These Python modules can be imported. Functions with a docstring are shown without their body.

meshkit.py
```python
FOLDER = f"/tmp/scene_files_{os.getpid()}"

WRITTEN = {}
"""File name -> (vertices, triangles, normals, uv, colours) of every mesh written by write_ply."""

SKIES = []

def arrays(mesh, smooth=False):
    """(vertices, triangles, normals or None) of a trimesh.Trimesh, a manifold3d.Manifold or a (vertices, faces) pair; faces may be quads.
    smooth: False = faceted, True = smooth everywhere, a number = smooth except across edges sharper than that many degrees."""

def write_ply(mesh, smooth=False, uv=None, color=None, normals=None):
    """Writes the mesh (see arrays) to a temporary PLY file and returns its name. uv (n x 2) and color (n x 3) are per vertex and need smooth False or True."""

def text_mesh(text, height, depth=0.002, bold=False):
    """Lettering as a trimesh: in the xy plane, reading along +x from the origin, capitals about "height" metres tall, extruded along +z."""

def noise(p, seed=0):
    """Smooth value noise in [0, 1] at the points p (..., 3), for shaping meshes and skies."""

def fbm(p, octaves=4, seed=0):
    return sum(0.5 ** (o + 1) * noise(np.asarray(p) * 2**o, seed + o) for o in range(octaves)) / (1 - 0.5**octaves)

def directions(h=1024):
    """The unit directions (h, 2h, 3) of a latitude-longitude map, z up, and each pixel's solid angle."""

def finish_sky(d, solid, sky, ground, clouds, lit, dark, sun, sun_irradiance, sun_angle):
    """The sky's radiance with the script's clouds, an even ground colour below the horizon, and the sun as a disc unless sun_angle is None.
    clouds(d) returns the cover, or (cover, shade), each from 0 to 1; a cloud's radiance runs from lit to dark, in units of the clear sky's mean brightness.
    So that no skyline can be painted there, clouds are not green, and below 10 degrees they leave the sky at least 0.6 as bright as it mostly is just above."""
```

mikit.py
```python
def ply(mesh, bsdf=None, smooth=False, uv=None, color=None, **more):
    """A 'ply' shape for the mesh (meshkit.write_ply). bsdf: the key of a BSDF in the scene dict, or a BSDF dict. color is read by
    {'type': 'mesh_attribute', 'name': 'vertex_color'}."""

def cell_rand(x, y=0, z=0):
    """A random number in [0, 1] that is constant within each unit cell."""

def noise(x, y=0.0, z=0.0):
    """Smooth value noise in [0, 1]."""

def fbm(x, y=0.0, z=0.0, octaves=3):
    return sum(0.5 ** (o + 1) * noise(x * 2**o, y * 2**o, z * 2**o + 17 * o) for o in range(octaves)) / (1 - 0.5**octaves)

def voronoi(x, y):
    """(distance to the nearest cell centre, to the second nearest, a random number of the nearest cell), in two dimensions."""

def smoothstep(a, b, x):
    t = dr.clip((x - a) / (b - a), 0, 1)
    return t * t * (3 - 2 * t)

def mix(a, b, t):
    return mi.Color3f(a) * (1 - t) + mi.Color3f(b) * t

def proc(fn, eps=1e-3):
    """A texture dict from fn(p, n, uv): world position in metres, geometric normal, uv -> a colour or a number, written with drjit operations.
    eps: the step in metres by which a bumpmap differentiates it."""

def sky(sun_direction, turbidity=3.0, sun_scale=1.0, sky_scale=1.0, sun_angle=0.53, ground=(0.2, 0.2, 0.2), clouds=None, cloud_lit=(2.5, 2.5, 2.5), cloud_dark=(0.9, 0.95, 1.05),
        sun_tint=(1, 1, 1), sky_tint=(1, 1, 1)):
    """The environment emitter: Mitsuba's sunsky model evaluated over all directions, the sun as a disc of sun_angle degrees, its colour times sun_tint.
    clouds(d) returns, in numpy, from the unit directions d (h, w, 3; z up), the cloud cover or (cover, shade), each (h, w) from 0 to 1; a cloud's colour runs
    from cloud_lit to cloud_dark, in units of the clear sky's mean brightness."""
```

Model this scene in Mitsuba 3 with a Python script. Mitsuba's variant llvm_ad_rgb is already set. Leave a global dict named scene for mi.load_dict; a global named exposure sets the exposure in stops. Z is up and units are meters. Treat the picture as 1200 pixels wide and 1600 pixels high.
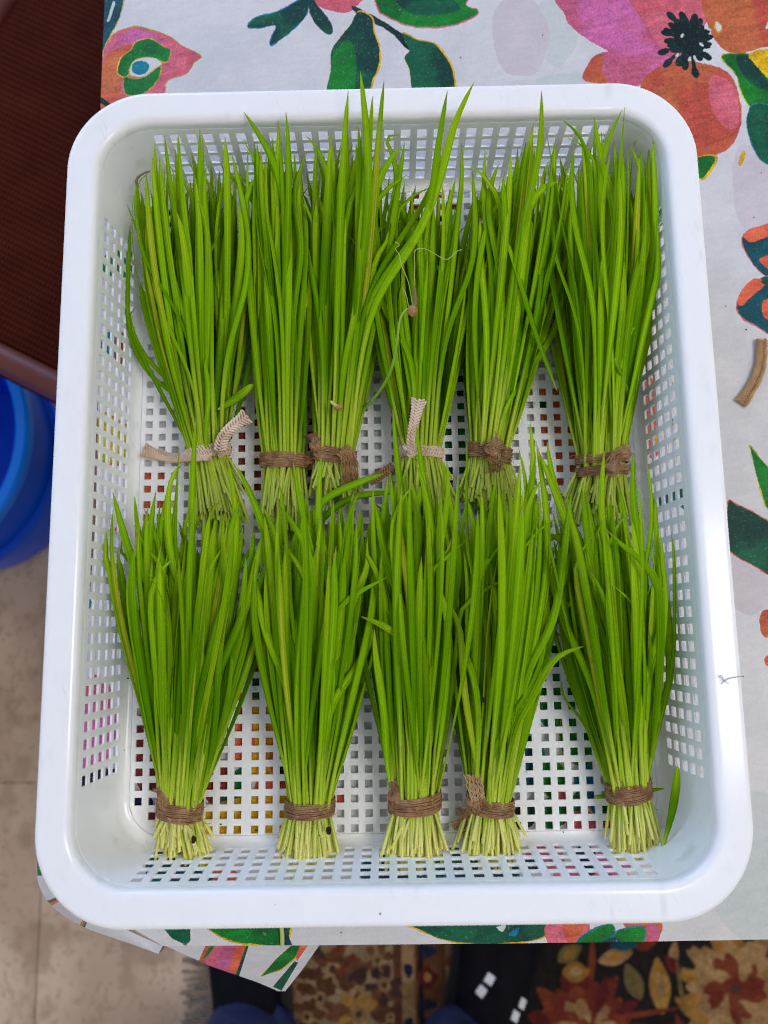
import math, random
import numpy as np, trimesh, manifold3d as m3, drjit as dr, mitsuba as mi, mikit, meshkit
from mikit import noise, fbm, cell_rand, smoothstep, mix, proc
from shapely.geometry import Polygon, Point, LineString, MultiPolygon, box as sbox
from shapely import affinity
from shapely.ops import unary_union

T = mi.ScalarTransform4f
random.seed(7)
rng = np.random.default_rng(11)
scene, labels = {}, {}

# ------------------------------------------------------------------ camera, light, exposure
CAM = np.array([.0016, -.0739, .4252])
RIGHT = np.array([.99980, -.0161, -.0109]); UP = np.array([.0176, .9888, .1481]); BACK = np.array([.0084, -.1482, .9889])
FPX = 1200.0                                    # focal length in pixels of a 1200 x 1600 picture
exposure = 0.08
scene['camera'] = {'type': 'thinlens', 'fov': math.degrees(2 * math.atan(600 / FPX)), 'fov_axis': 'x', 'aperture_radius': .0018, 'focus_distance': .40,
                   'near_clip': .02, 'far_clip': 50.0, 'to_world': T().look_at(origin=CAM.tolist(), target=(CAM - BACK).tolist(), up=UP.tolist())}
scene['room_light'] = {'type': 'constant', 'radiance': {'type': 'rgb', 'value': [.43, .44, .475]}}


def lamp(key, center, normal, sx, sy, rgb, up=(0, 0, 1)):
    n = np.array(normal, float); c = np.array(center, float)
    scene[key] = {'type': 'rectangle', 'to_world': T().look_at(origin=c.tolist(), target=(c + n).tolist(), up=list(up)) @ T().scale([sx / 2, sy / 2, 1]),
                  'emitter': {'type': 'area', 'radiance': {'type': 'rgb', 'value': list(rgb)}},
                  'bsdf': {'type': 'diffuse', 'reflectance': {'type': 'rgb', 'value': .3}}}


lamp('ceiling_lamp', (.80, -.12, 1.60), (-.45, .07, -1), .62, .56, (10.0, 9.7, 9.6), up=(0, 1, 0))
lamp('window', (-1.15, 2.1, 1.15), (.45, -.82, -.42), 1.5, 1.2, (2.0, 3.1, 5.9))
labels['ceiling_lamp'] = {'label': 'flat warm white ceiling lamp above the table', 'category': 'lamp'}
labels['window'] = {'label': 'bright daylight window beyond the far end of the table', 'category': 'window'}


def at(px, py, z):
    """The point of height z that the photograph (1200 x 1600) shows at this pixel."""
    d = (px - 600) / FPX * RIGHT + (800 - py) / FPX * UP - BACK
    return CAM + d * (z - CAM[2]) / d[2]


# ------------------------------------------------------------------ materials
def bsdf(key, d):
    scene[key] = {**d, 'id': key} if False else d


def two(d):
    return {'type': 'twosided', 'bsdf': d}


def bump(d, fn, scale, eps=2e-4):
    return {'type': 'bumpmap', 'bump': proc(fn, eps), 'scale': scale, 'bsdf': d}


def rgb(*c):
    return {'type': 'rgb', 'value': list(c)}


def S(r, g, b):
    """sRGB bytes to linear."""
    c = np.array([r, g, b]) / 255.0
    return tuple(np.where(c < .04045, c / 12.92, ((c + .055) / 1.055) ** 2.4).tolist())


def plastic_col(p, n, uv):
    a = fbm(p.x * 28, p.y * 28, p.z * 28, 3); b = fbm(p.x * 150 + 7, p.y * 60, p.z * 90, 3)
    smudge = smoothstep(.60, .80, b) * smoothstep(.45, .7, a)
    scratch = smoothstep(.80, .86, noise(p.x * 1900 + p.y * 700, p.y * 120 - p.x * 60, p.z * 300)) * smoothstep(.5, .7, a)
    return mix((.905, .905, .905), (.60, .595, .57), smudge * .45 + smoothstep(.3, .8, a) * .05 + scratch * .26)


bsdf('white_plastic', two({'type': 'principled', 'base_color': proc(plastic_col), 'roughness': .18, 'specular': .5}))


def grass_col(p, n, uv):
    k = dr.floor(uv.y); lat = (uv.y - k - .05) / .9; s = uv.x
    r1, r2, r3, r4 = cell_rand(k, 3), cell_rand(k, 5), cell_rand(k, 9), cell_rand(k, 12)
    st = noise(lat * 9 + k * 3.7, s * 3, k * 1.3); st2 = noise(lat * 26 + k, s * 10, 4.0)
    pale = mix((.84, .84, .19), (.92, .88, .34), r3)
    back = smoothstep(4999.0, 5000.0, k)
    low = mix((.42, .62, .025), (.62, .74, .08), r2)
    mid = mix((.100, .285, .002), (.32, .585, .008), r1)
    tip = mix((.22, .46, .006), (.38, .59, .012), r2)
    pale = mix(pale, (.50, .62, .07), back * .75)
    c = mix(pale, low, smoothstep(.02, .16 + .06 * r3, s))
    c = mix(c, mid, smoothstep(.17, .40 + .10 * r1, s))
    c = mix(c, tip, smoothstep(.62, .97, s))
    yel = smoothstep(.94, .97, r4) * smoothstep(.35, .5, s) * (1 - smoothstep(.80, .95, s))
    c = mix(c, (.62, .62, .04), yel * .6)
    c = mix(c, (.42, .34, .10), smoothstep(.965, 1.0, s) * smoothstep(.35, .6, r3) * .85)
    rib = dr.exp(-dr.square((lat - .5) * 14))
    v = .74 + .44 * st + .34 * (st2 - .5) + .22 * rib
    c = c * v
    spot = smoothstep(.70, .80, fbm(p.x * 260, p.y * 110, p.z * 200 + k, 2)) * .35
    return mix(c, (.17, .16, .03), spot * smoothstep(.0, .1, s) * .6)


bsdf('grass', {'type': 'principledthin', 'base_color': proc(grass_col), 'roughness': .38, 'diff_trans': .5, 'eta': 1.4, 'spec_trans': 0.0, 'sheen': .0})


def twine_col(a, b, c):
    def f(p, n, uv):
        x = noise(p.x * 900, p.y * 900, p.z * 900); y = fbm(p.x * 240, p.y * 240, p.z * 240, 2)
        return mix(mix(a, b, smoothstep(.25, .75, y)), c, smoothstep(.68, .95, x) * .6)
    return proc(f)


bsdf('brown_twine', two({'type': 'principled', 'base_color': twine_col((.22, .105, .042), (.36, .195, .088), (.50, .34, .20)), 'roughness': .55, 'specular': .35}))
bsdf('beige_twine', two({'type': 'principled', 'base_color': twine_col((.62, .43, .29), (.78, .60, .45), (.85, .74, .62)), 'roughness': .6, 'specular': .3}))
bsdf('tan_twine', two({'type': 'principled', 'base_color': twine_col((.38, .22, .095), (.50, .31, .15), (.62, .44, .26)), 'roughness': .6, 'specular': .3}))

# print palettes: (colour a, colour b); a region of the print carries its number in uv.x
PAL = [
    ((.62, .612, .612), (.665, .65, .64)),           # 0 cloth
    (S(14, 60, 52), S(16, 92, 62)),                   # 1 dark green
    (S(12, 100, 36), S(20, 125, 40)),                 # 2 bright green
    (S(18, 62, 72), S(10, 84, 92)),                   # 3 teal
    (S(205, 105, 160), S(192, 92, 120)),              # 4 pink
    (S(186, 78, 62), S(190, 100, 62)),                # 5 coral
    (S(205, 112, 62), S(196, 88, 66)),                # 6 orange
    (S(226, 182, 20), S(205, 160, 20)),               # 7 yellow
    (S(140, 58, 62), S(150, 62, 44)),                 # 8 maroon
    (S(208, 198, 202), S(202, 194, 197)),             # 9 faint pink
    (S(196, 202, 199), S(201, 204, 201)),             # 10 faint grey green
    (S(28, 34, 70), S(36, 40, 56)),                   # 11 navy
    (S(10, 110, 150), S(20, 130, 140)),               # 12 blue
    (S(205, 92, 104), S(212, 104, 120)),              # 13 rose
    (S(150, 160, 30), S(205, 185, 30)),               # 14 yellow green
    (S(224, 108, 76), S(214, 90, 64)),                # 15 bright orange
    (S(22, 54, 52), S(10, 34, 36)),                   # 16 black green
    # rug
    (S(176, 146, 108), S(160, 130, 94)),              # 17 cream
    (S(104, 62, 36), S(128, 80, 48)),                 # 18 brown
    (S(20, 17, 20), S(30, 24, 26)),                   # 19 black
    (S(168, 116, 46), S(188, 140, 66)),               # 20 gold
    (S(140, 66, 36), S(120, 44, 30)),                 # 21 rust
    (S(112, 30, 30), S(96, 26, 30)),                  # 22 red
    (S(190, 150, 100), S(160, 120, 74)),              # 23 light gold
    (S(126, 106, 60), S(110, 96, 60)),                # 24 olive
    (S(64, 42, 40), S(84, 54, 46)),                   # 25 dark brown
]
PA = [mi.Float([float(p[0][i]) for p in PAL]) for i in range(3)]
PB = [mi.Float([float(p[1][i]) for p in PAL]) for i in range(3)]


def palette(tab, idx):
    return mi.Color3f(*[dr.gather(mi.Float, t, idx) for t in tab])


def print_col(p, n, uv):
    idx = mi.UInt32(dr.clip(uv.x, 0, len(PAL) - 1))
    g = fbm(p.x * 46 + 3, p.y * 46, p.z * 46, 4)
    c = mix(palette(PA, idx), palette(PB, idx), smoothstep(.36, .62, g))
    brush = fbm(p.x * 130 + p.y * 40, p.y * 420 - p.x * 90, 2.0, 3)
    warp = noise(p.x * 2600, p.y * 900, 1.0); weft = noise(p.x * 900, p.y * 2600, 2.0)
    grain = .5 * (warp + weft)
    wsh = (idx == 0) | (idx == 9) | (idx == 10)
    ink = dr.select(wsh, mi.Float(.18), mi.Float(1))
    c = c * (1 + (grain - .5) * .75 * ink + (brush - .5) * .55 * ink)
    wash = fbm(p.x * 9, p.y * 15, 5.0, 3)
    c = c * (.93 + .13 * wash)
    fleck = smoothstep(.86, .93, noise(p.x * 1500, p.y * 1500, 8.0)) * dr.select(wsh, mi.Float(0), mi.Float(1))
    return mix(c, (.55, .55, .52), fleck * .22)


def weave_bump(p, n, uv):
    return .5 * noise(p.x * 1400, p.y * 420, 1.0) + .5 * noise(p.x * 420, p.y * 1400, 2.0) + 6 * fbm(p.x * 30, p.y * 45, p.z * 40, 2)


bsdf('printed_cloth', two(bump({'type': 'principled', 'base_color': proc(print_col), 'roughness': .55, 'specular': .2}, weave_bump, .00012)))


def rug_col(p, n, uv):
    idx = mi.UInt32(dr.clip(uv.x, 0, len(PAL) - 1))
    g = fbm(p.x * 40, p.y * 40, 3.0, 3)
    c = mix(palette(PA, idx), palette(PB, idx), smoothstep(.3, .7, g))
    return mix(c, (.13, .10, .075), .10) * (.55 + .55 * noise(p.x * 420, p.y * 420, 3.0))


bsdf('rug_pile', two(bump({'type': 'principled', 'base_color': proc(rug_col), 'roughness': .9, 'specular': .1, 'sheen': .4},
                          lambda p, n, uv: noise(p.x * 420, p.y * 420, 3.0), .002, 5e-4)))
bsdf('rug_yarn', two({'type': 'principled', 'base_color': twine_col((.20, .155, .115), (.31, .25, .19), (.38, .31, .24)), 'roughness': .9}))


def seat_weave(p, n, uv):
    x = (p.x * .88 - p.y * .47) * 1.0; y = p.x * .47 + p.y * .88
    a = dr.sin(x * 1500 + dr.sin(y * 700) * .9); b = dr.sin(y * 1050 + a * .8)
    return a * .5 + b * .5


def seat_col(p, n, uv):
    h = seat_weave(p, n, uv)
    return mix((.036, .0060, .0028), (.090, .0175, .0080), smoothstep(-.7, .9, h)) * (.75 + .5 * fbm(p.x * 40, p.y * 40, 1.0, 3))


bsdf('brown_weave', two(bump({'type': 'principled', 'base_color': proc(seat_col), 'roughness': .9, 'specular': .04}, seat_weave, .0005, 2e-4)))
bsdf('brown_vinyl', two({'type': 'principled', 'base_color': proc(lambda p, n, uv: mix((.125, .034, .026), (.165, .050, .038), fbm(p.x * 60, p.y * 60, p.z * 60, 3))), 'roughness': .4, 'specular': .3}))
bsdf('dark_metal', two({'type': 'principled', 'base_color': rgb(.03, .028, .027), 'roughness': .35, 'metallic': .7}))
bsdf('blue_plastic', two({'type': 'principled', 'base_color': proc(lambda p, n, uv: mix((.0008, .055, .50), (.0015, .098, .68), fbm(p.x * 14, p.y * 14, p.z * 20, 3))), 'roughness': .3, 'specular': .12}))
bsdf('bright_blue_plastic', two({'type': 'principled', 'base_color': rgb(.002, .19, .80), 'roughness': .25, 'specular': .3}))


def tile_col(p, n, uv):
    k = cell_rand(dr.floor(uv.x), 2)
    a = fbm(p.x * 9 + k * 13, p.y * 9, k * 7, 3); b = fbm(p.x * 34 + k * 5, p.y * 30, 2.0, 3); c3 = fbm(p.x * 160, p.y * 120, 1.0, 3)
    c = mix((.40, .32, .245), (.54, .455, .37), smoothstep(.3, .7, a))
    c = mix(c, (.30, .225, .165), smoothstep(.50, .72, b) * .65)
    c = mix(c, (.22, .16, .12), smoothstep(.58, .74, c3) * .35)
    return c * mi.Color3f(1.26, 1.09, .93)


bsdf('floor_tile', two(bump({'type': 'principled', 'base_color': proc(tile_col), 'roughness': .5, 'specular': .4},
                            lambda p, n, uv: fbm(p.x * 90, p.y * 90, 1.0, 3), .0012, 5e-4)))
bsdf('grout', two({'type': 'diffuse', 'reflectance': rgb(.19, .145, .11)}))
bsdf('table_wood', two({'type': 'principled', 'base_color': proc(lambda p, n, uv: mix((.16, .09, .05), (.25, .15, .08), fbm(p.x * 60, p.y * 5, p.z * 60, 3))), 'roughness': .5}))
bsdf('black_shoe', two(bump({'type': 'principled', 'base_color': proc(lambda p, n, uv: mix((.005, .005, .007), (.013, .012, .017), fbm(p.x * 50, p.y * 50, p.z * 50, 3))), 'roughness': .8, 'specular': .03},
                            lambda p, n, uv: noise(p.x * 700, p.y * 700, p.z * 700), .0006)))
bsdf('shoe_rubber', two({'type': 'principled', 'base_color': rgb(.02, .02, .022), 'roughness': .7}))
bsdf('white_patch', two({'type': 'principled', 'base_color': rgb(.78, .78, .80), 'roughness': .45}))
bsdf('navy_cloth', two(bump({'type': 'principled', 'base_color': proc(lambda p, n, uv: mix((.006, .013, .055), (.014, .028, .10), fbm(p.x * 25, p.y * 25, p.z * 25, 3))), 'roughness': .75, 'sheen': .3},
                            lambda p, n, uv: fbm(p.x * 60, p.y * 60, p.z * 60, 3), .006, 1e-3)))
bsdf('dirt', {'type': 'diffuse', 'reflectance': rgb(.030, .022, .014)})
bsdf('dark_thread', two({'type': 'principled', 'base_color': rgb(.045, .03, .03), 'roughness': .7}))
bsdf('root', two({'type': 'principled', 'base_color': rgb(.46, .52, .13), 'roughness': .5}))
bsdf('shoot_green', two({'type': 'principled', 'base_color': rgb(.22, .40, .03), 'roughness': .45}))
bsdf('seed', two({'type': 'principled', 'base_color': proc(lambda p, n, uv: mix((.24, .11, .03), (.40, .22, .07), fbm(p.x * 500, p.y * 500, p.z * 500, 2))), 'roughness': .5}))
bsdf('withered', two({'type': 'principled', 'base_color': rgb(.20, .16, .07), 'roughness': .7}))
bsdf('water', {'type': 'dielectric', 'int_ior': 1.33, 'ext_ior': 1.0})

# ------------------------------------------------------------------ helpers


def numbered(key):
    if key not in scene and key not in labels and not any(k.startswith(key + '__') for k in scene):
        return key
    i = 1
    while f'{key}_{i:03d}' in scene or f'{key}_{i:03d}' in labels:
        i += 1
    return f'{key}_{i:03d}'


counts = {}


def part(parent, name, mesh, mat, smooth=False, uv=None, label=None):
    base = f'{parent}__{name}'
    c = counts.get(base, 0); counts[base] = c + 1
    key = base if c == 0 else f'{base}_{c:03d}'
    scene[key] = mikit.ply(mesh, mat, smooth, uv=uv)
    if label:
        labels[key] = {'label': label}
    return key


def thing(name, label, cat, group=None, kind=None):
    key = numbered(name)
    labels[key] = {'label': label, 'category': cat}
    if group:
        labels[key]['group'] = group
    if kind:
        labels[key]['kind'] = kind
    return key


def single(name, mesh, mat, label, cat=None, smooth=False, uv=None, group=None, kind=None):
    key = numbered(name)
    scene[key] = mikit.ply(mesh, mat, smooth, uv=uv)
    d = {'label': label}
    if cat:
        d['category'] = cat
    if group:
        d['group'] = group
    if kind:
        d['kind'] = kind
    labels[key] = d
    return key


def join(ms):
    return trimesh.util.concatenate(ms)


def boxm(lo, hi, bevel=0):
    lo, hi = np.array(lo, float), np.array(hi, float)
    if bevel <= 0:
        b = trimesh.creation.box(hi - lo); b.apply_translation((lo + hi) / 2); return b
    pts = []
    for sx in (0, 1):
        for sy in (0, 1):
            for sz in (0, 1):
                c = np.where([sx, sy, sz], hi - bevel, lo + bevel)
                s = m3.Manifold.sphere(bevel, 12).translate(c.tolist()); pts.append(s)
    m = m3.Manifold.batch_hull(pts).to_mesh()
    return trimesh.Trimesh(m.vert_properties[:, :3], m.tri_verts, process=False)


def spline(P, n):
    """Smooth curve through the points P, n samples."""
    P = np.asarray(P, float)
    if len(P) == 2:
        t = np.linspace(0, 1, n)[:, None]; return P[0] * (1 - t) + P[1] * t
    from scipy.interpolate import CubicSpline
    d = np.r_[0, np.cumsum(np.linalg.norm(np.diff(P, axis=0), axis=1) ** .7)]
    return CubicSpline(d, P, bc_type='natural')(np.linspace(0, d[-1], n))


def frames(path, hint):
    t = np.gradient(path, axis=0); t /= np.linalg.norm(t, axis=1, keepdims=True) + 1e-12
    hint = np.broadcast_to(hint, path.shape)
    w = np.cross(t, hint); w /= np.linalg.norm(w, axis=1, keepdims=True) + 1e-12
    n = np.cross(w, t)
    return t, w, n


def tube(path, r, sides=6, cap=True, hint=(.3, .2, 1.0)):
    path = np.asarray(path, float); N = len(path)
    t, w, n = frames(path, np.array(hint))
    a = np.arange(sides) * 2 * np.pi / sides
    r = np.broadcast_to(r, (N,))[:, None, None]
    v = path[:, None] + r * (np.cos(a)[None, :, None] * w[:, None] + np.sin(a)[None, :, None] * n[:, None])
    v = v.reshape(-1, 3)
    i, j = np.meshgrid(np.arange(N - 1), np.arange(sides), indexing='ij')
    q = np.stack([i * sides + j, (i + 1) * sides + j, (i + 1) * sides + (j + 1) % sides, i * sides + (j + 1) % sides], -1).reshape(-1, 4)
    f = np.vstack([q[:, [0, 2, 1]], q[:, [0, 3, 2]]])
    if cap:
        v = np.vstack([v, path[0], path[-1]]); k = np.arange(sides)
        f = np.vstack([f, np.stack([np.full(sides, N * sides), k, (k + 1) % sides], 1), np.stack([np.full(sides, N * sides + 1), (N - 1) * sides + (k + 1) % sides, (N - 1) * sides + k], 1)])
    return trimesh.Trimesh(v, f, process=False)


def loft(rings, closed_loop=False, caps=True):
    """rings: (m, n, 3), each a closed ring."""
    R = np.asarray(rings, float); m, n = R.shape[:2]
    v = R.reshape(-1, 3)
    ii = np.arange(m if closed_loop else m - 1)
    i, j = np.meshgrid(ii, np.arange(n), indexing='ij'); i2 = (i + 1) % m; j2 = (j + 1) % n
    q = np.stack([i * n + j, i * n + j2, i2 * n + j2, i2 * n + j], -1).reshape(-1, 4)
    f = np.vstack([q[:, [0, 1, 2]], q[:, [0, 2, 3]]])
    if caps and not closed_loop:
        v = np.vstack([v, R[0].mean(0), R[-1].mean(0)]); k = np.arange(n)
        f = np.vstack([f, np.stack([np.full(n, m * n), (k + 1) % n, k], 1), np.stack([np.full(n, m * n + 1), (m - 1) * n + k, (m - 1) * n + (k + 1) % n], 1)])
    mesh = trimesh.Trimesh(v, f, process=False)
    if mesh.volume < 0:
        mesh.invert()
    return mesh


def rrect(a, b, r, z, seg=20, mid=10):
    """Rounded rectangle ring, half sizes a x b; the straight sides carry extra points."""
    out = []
    cor = [(a - r, b - r, 0), (-(a - r), b - r, 90), (-(a - r), -(b - r), 180), (a - r, -(b - r), 270)]
    for k, (cx, cy, a0) in enumerate(cor):
        th = np.radians(a0 + np.linspace(0, 90, seg + 1))
        arc = np.stack([cx + r * np.cos(th), cy + r * np.sin(th)], 1)
        out.append(arc)
        nx = cor[(k + 1) % 4]; th1 = math.radians(nx[2])
        p1 = np.array([nx[0] + r * math.cos(th1), nx[1] + r * math.sin(th1)])
        t = np.linspace(0, 1, mid + 2)[1:-1, None]
        out.append(arc[-1] * (1 - t) + p1 * t)
    o = np.vstack(out)
    return np.column_stack([o, np.full(len(o), z)])


def to_man(mesh):
    return m3.Manifold(m3.Mesh(np.asarray(mesh.vertices, np.float32), np.asarray(mesh.faces, np.uint32)))


def to_tri(man):
    m = man.to_mesh(); return trimesh.Trimesh(m.vert_properties[:, :3].astype(float), m.tri_verts, process=False)


def smooth_poly(pts, per=6, closed=True):
    P = np.asarray(pts, float); n = len(P); out = []
    for i in range(n):
        p0, p1, p2, p3 = P[i - 1], P[i], P[(i + 1) % n], P[(i + 2) % n]
        for t in np.arange(per) / per:
            out.append(.5 * ((2 * p1) + (-p0 + p2) * t + (2 * p0 - 5 * p1 + 4 * p2 - p3) * t * t + (-p0 + 3 * p1 - 3 * p2 + p3) * t ** 3))
    g = Polygon(out)
    return g if g.is_valid else g.buffer(0)


def polys(g):
    if g.is_empty:
        return []
    if g.geom_type == 'Polygon':
        return [g]
    return [x for x in getattr(g, 'geoms', []) if x.geom_type == 'Polygon' and x.area > 1e-10]


def painterly(g, seed, amp=.0004):
    """A printed shape with the uneven outline of brushwork."""
    out = []
    for p in polys(g):
        c = np.array(p.exterior.segmentize(.0006).coords)[:-1]
        if len(c) < 5:
            continue
        q = np.column_stack([c, np.full(len(c), seed * 1.7)])
        c = c + amp * np.column_stack([meshkit.fbm(q * [900, 900, 1], 2, 3) - .5, meshkit.fbm(q * [900, 900, 1], 2, 8) - .5]) * 2 + amp * 1.2 * np.column_stack([meshkit.fbm(q * [230, 230, 1], 2, 5) - .5, meshkit.fbm(q * [230, 230, 1], 2, 6) - .5]) * 2
        out.append(Polygon(c).buffer(0))
    return unary_union(out)


def patchwork(base, base_id, motifs, lift):
    """Regions of a print that lie side by side in one sheet: motifs = [(shapely, id)], later ones on top. lift maps (x, y) to 3-D."""
    left, out = base, []
    for g, k in reversed(motifs):
        p = g.intersection(left)
        if p.is_empty:
            continue
        out.append((p, k)); left = left.difference(g)
    out.append((left, base_id))
    V, Fc, U, n0 = [], [], [], 0
    for g, k in out:
        for p in polys(g):
            try:
                v, f = trimesh.creation.triangulate_polygon(p, engine='earcut')
            except Exception:
                continue
            if not len(f):
                continue
            V.append(lift(v)); Fc.append(f + n0); U.append(np.column_stack([np.full(len(v), k + .5), np.zeros(len(v))])); n0 += len(v)
    V, Fc, U = np.vstack(V), np.vstack(Fc), np.vstack(U)
    nrm = np.cross(V[Fc[:, 1]] - V[Fc[:, 0]], V[Fc[:, 2]] - V[Fc[:, 0]])
    fl = nrm[:, 2] < 0
    Fc[fl] = Fc[fl][:, ::-1]
    return trimesh.Trimesh(V, Fc, process=False), U


# ------------------------------------------------------------------ floor, rug
ZF = -.745
fx0, fy0, ts = -2.05, -1.9, .457
x_seam = at(60, 1480, ZF)[0]; y_seam = at(20, 1223, ZF)[1]
single('floor', boxm((-3, -2.6, ZF - .05), (3, 3, ZF - .0012)), 'grout', 'beige mottled stone-look floor tiles with thin dark joints', kind='structure')
k = 0
for i in range(-3, 4):
    for j in range(-2, 4):
        x, y = x_seam + i * ts, y_seam + j * ts
        b = boxm((x + .0007, y + .0007, ZF - .0011), (x + ts - .0007, y + ts - .0007, ZF + .0004 * ((i * 7 + j * 3) % 3)))
        k += 1
        part('floor', 'tile', b, 'floor_tile', uv=np.column_stack([np.full(len(b.vertices), k + .5), np.zeros(len(b.vertices))]))

ZR = ZF + .009


def RP(pts, smooth=True):
    w = [at(x, y, ZR)[:2] for x, y in pts]
    return smooth_poly(w, 5) if smooth else Polygon(w)


def ring_of(p, d):
    return p.buffer(d)


xl = at(332, 1550, ZR)[0]; xs1 = at(615, 1550, ZR)[0]; xs2 = at(722, 1550, ZR)[0]
rug_y0, rug_y1, rug_x1 = -1.5, .55, 1.35
rug_base = sbox(xl, rug_y0, rug_x1, rug_y1)
R = []
R += [(sbox(xs1, rug_y0, xs2, rug_y1), 18), (sbox(xs1 + .012, rug_y0, xs1 + .030, rug_y1), 23), (sbox(xs1 + .035, rug_y0, xs1 + .042, rug_y1), 19),
      (sbox(xs2 - .022, rug_y0, xs2 - .012, rug_y1), 23), (sbox(xs2 - .008, rug_y0, xs2, rug_y1), 19), (sbox(xs2, rug_y0, rug_x1, rug_y1), 19)]
rr = random.Random(5)


def blob(x, y, rx, ry, rot=0, wob=.25, n=11, r=rr):
    pts = [(math.cos(t) * rx * (1 + r.uniform(-wob, wob)), math.sin(t) * ry * (1 + r.uniform(-wob, wob))) for t in np.linspace(0, 2 * math.pi, n, endpoint=False)]
    return affinity.translate(affinity.rotate(smooth_poly(pts, 5), rot, origin=(0, 0)), x, y)


yy = rug_y0 + .03
while yy < rug_y1:
    xm = (xs1 + xs2) / 2
    R.append((affinity.rotate(sbox(xm - .012, yy - .012, xm + .012, yy + .012), 45), 22)); R.append((blob(xm, yy, .006, .006), 20))
    R.append((blob(xm, yy + .035, .012, .008), 11)); R.append((blob(xs1 + .021, yy + .01, .006, .010), 11)); R.append((blob(xs2 - .017, yy + .02, .004, .007), 21))
    yy += .07
for px, py, s, k in [(520, 1515, 40, 18), (560, 1560, 55, 18), (500, 1560, 30, 18), (590, 1500, 26, 18), (560, 1585, 34, 20), (480, 1590, 28, 18), (600, 1540, 30, 25), (455, 1530, 36, 18), (535, 1500, 22, 21),
                     (420, 1500, 26, 18), (610, 1590, 20, 18)]:
    c = at(px, py, ZR); q = s / 1030
    for a in range(6):
        t = a * math.pi / 3 + rr.uniform(0, .6)
        R.append((blob(c[0] + .62 * q * math.cos(t), c[1] + .62 * q * math.sin(t), q * .34, q * .22, math.degrees(t), .35), k))
    R.append((blob(c[0], c[1], q * .30, q * .30), 23)); R.append((blob(c[0], c[1], q * .14, q * .14), 25))
for _ in range(60):
    x, y = rr.uniform(xl + .02, xs1 - .02), rr.uniform(rug_y0, rug_y1)
    R.append((blob(x, y, rr.uniform(.01, .03), rr.uniform(.006, .014), rr.uniform(0, 180), .4), rr.choice([18, 18, 25, 20])))


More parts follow.
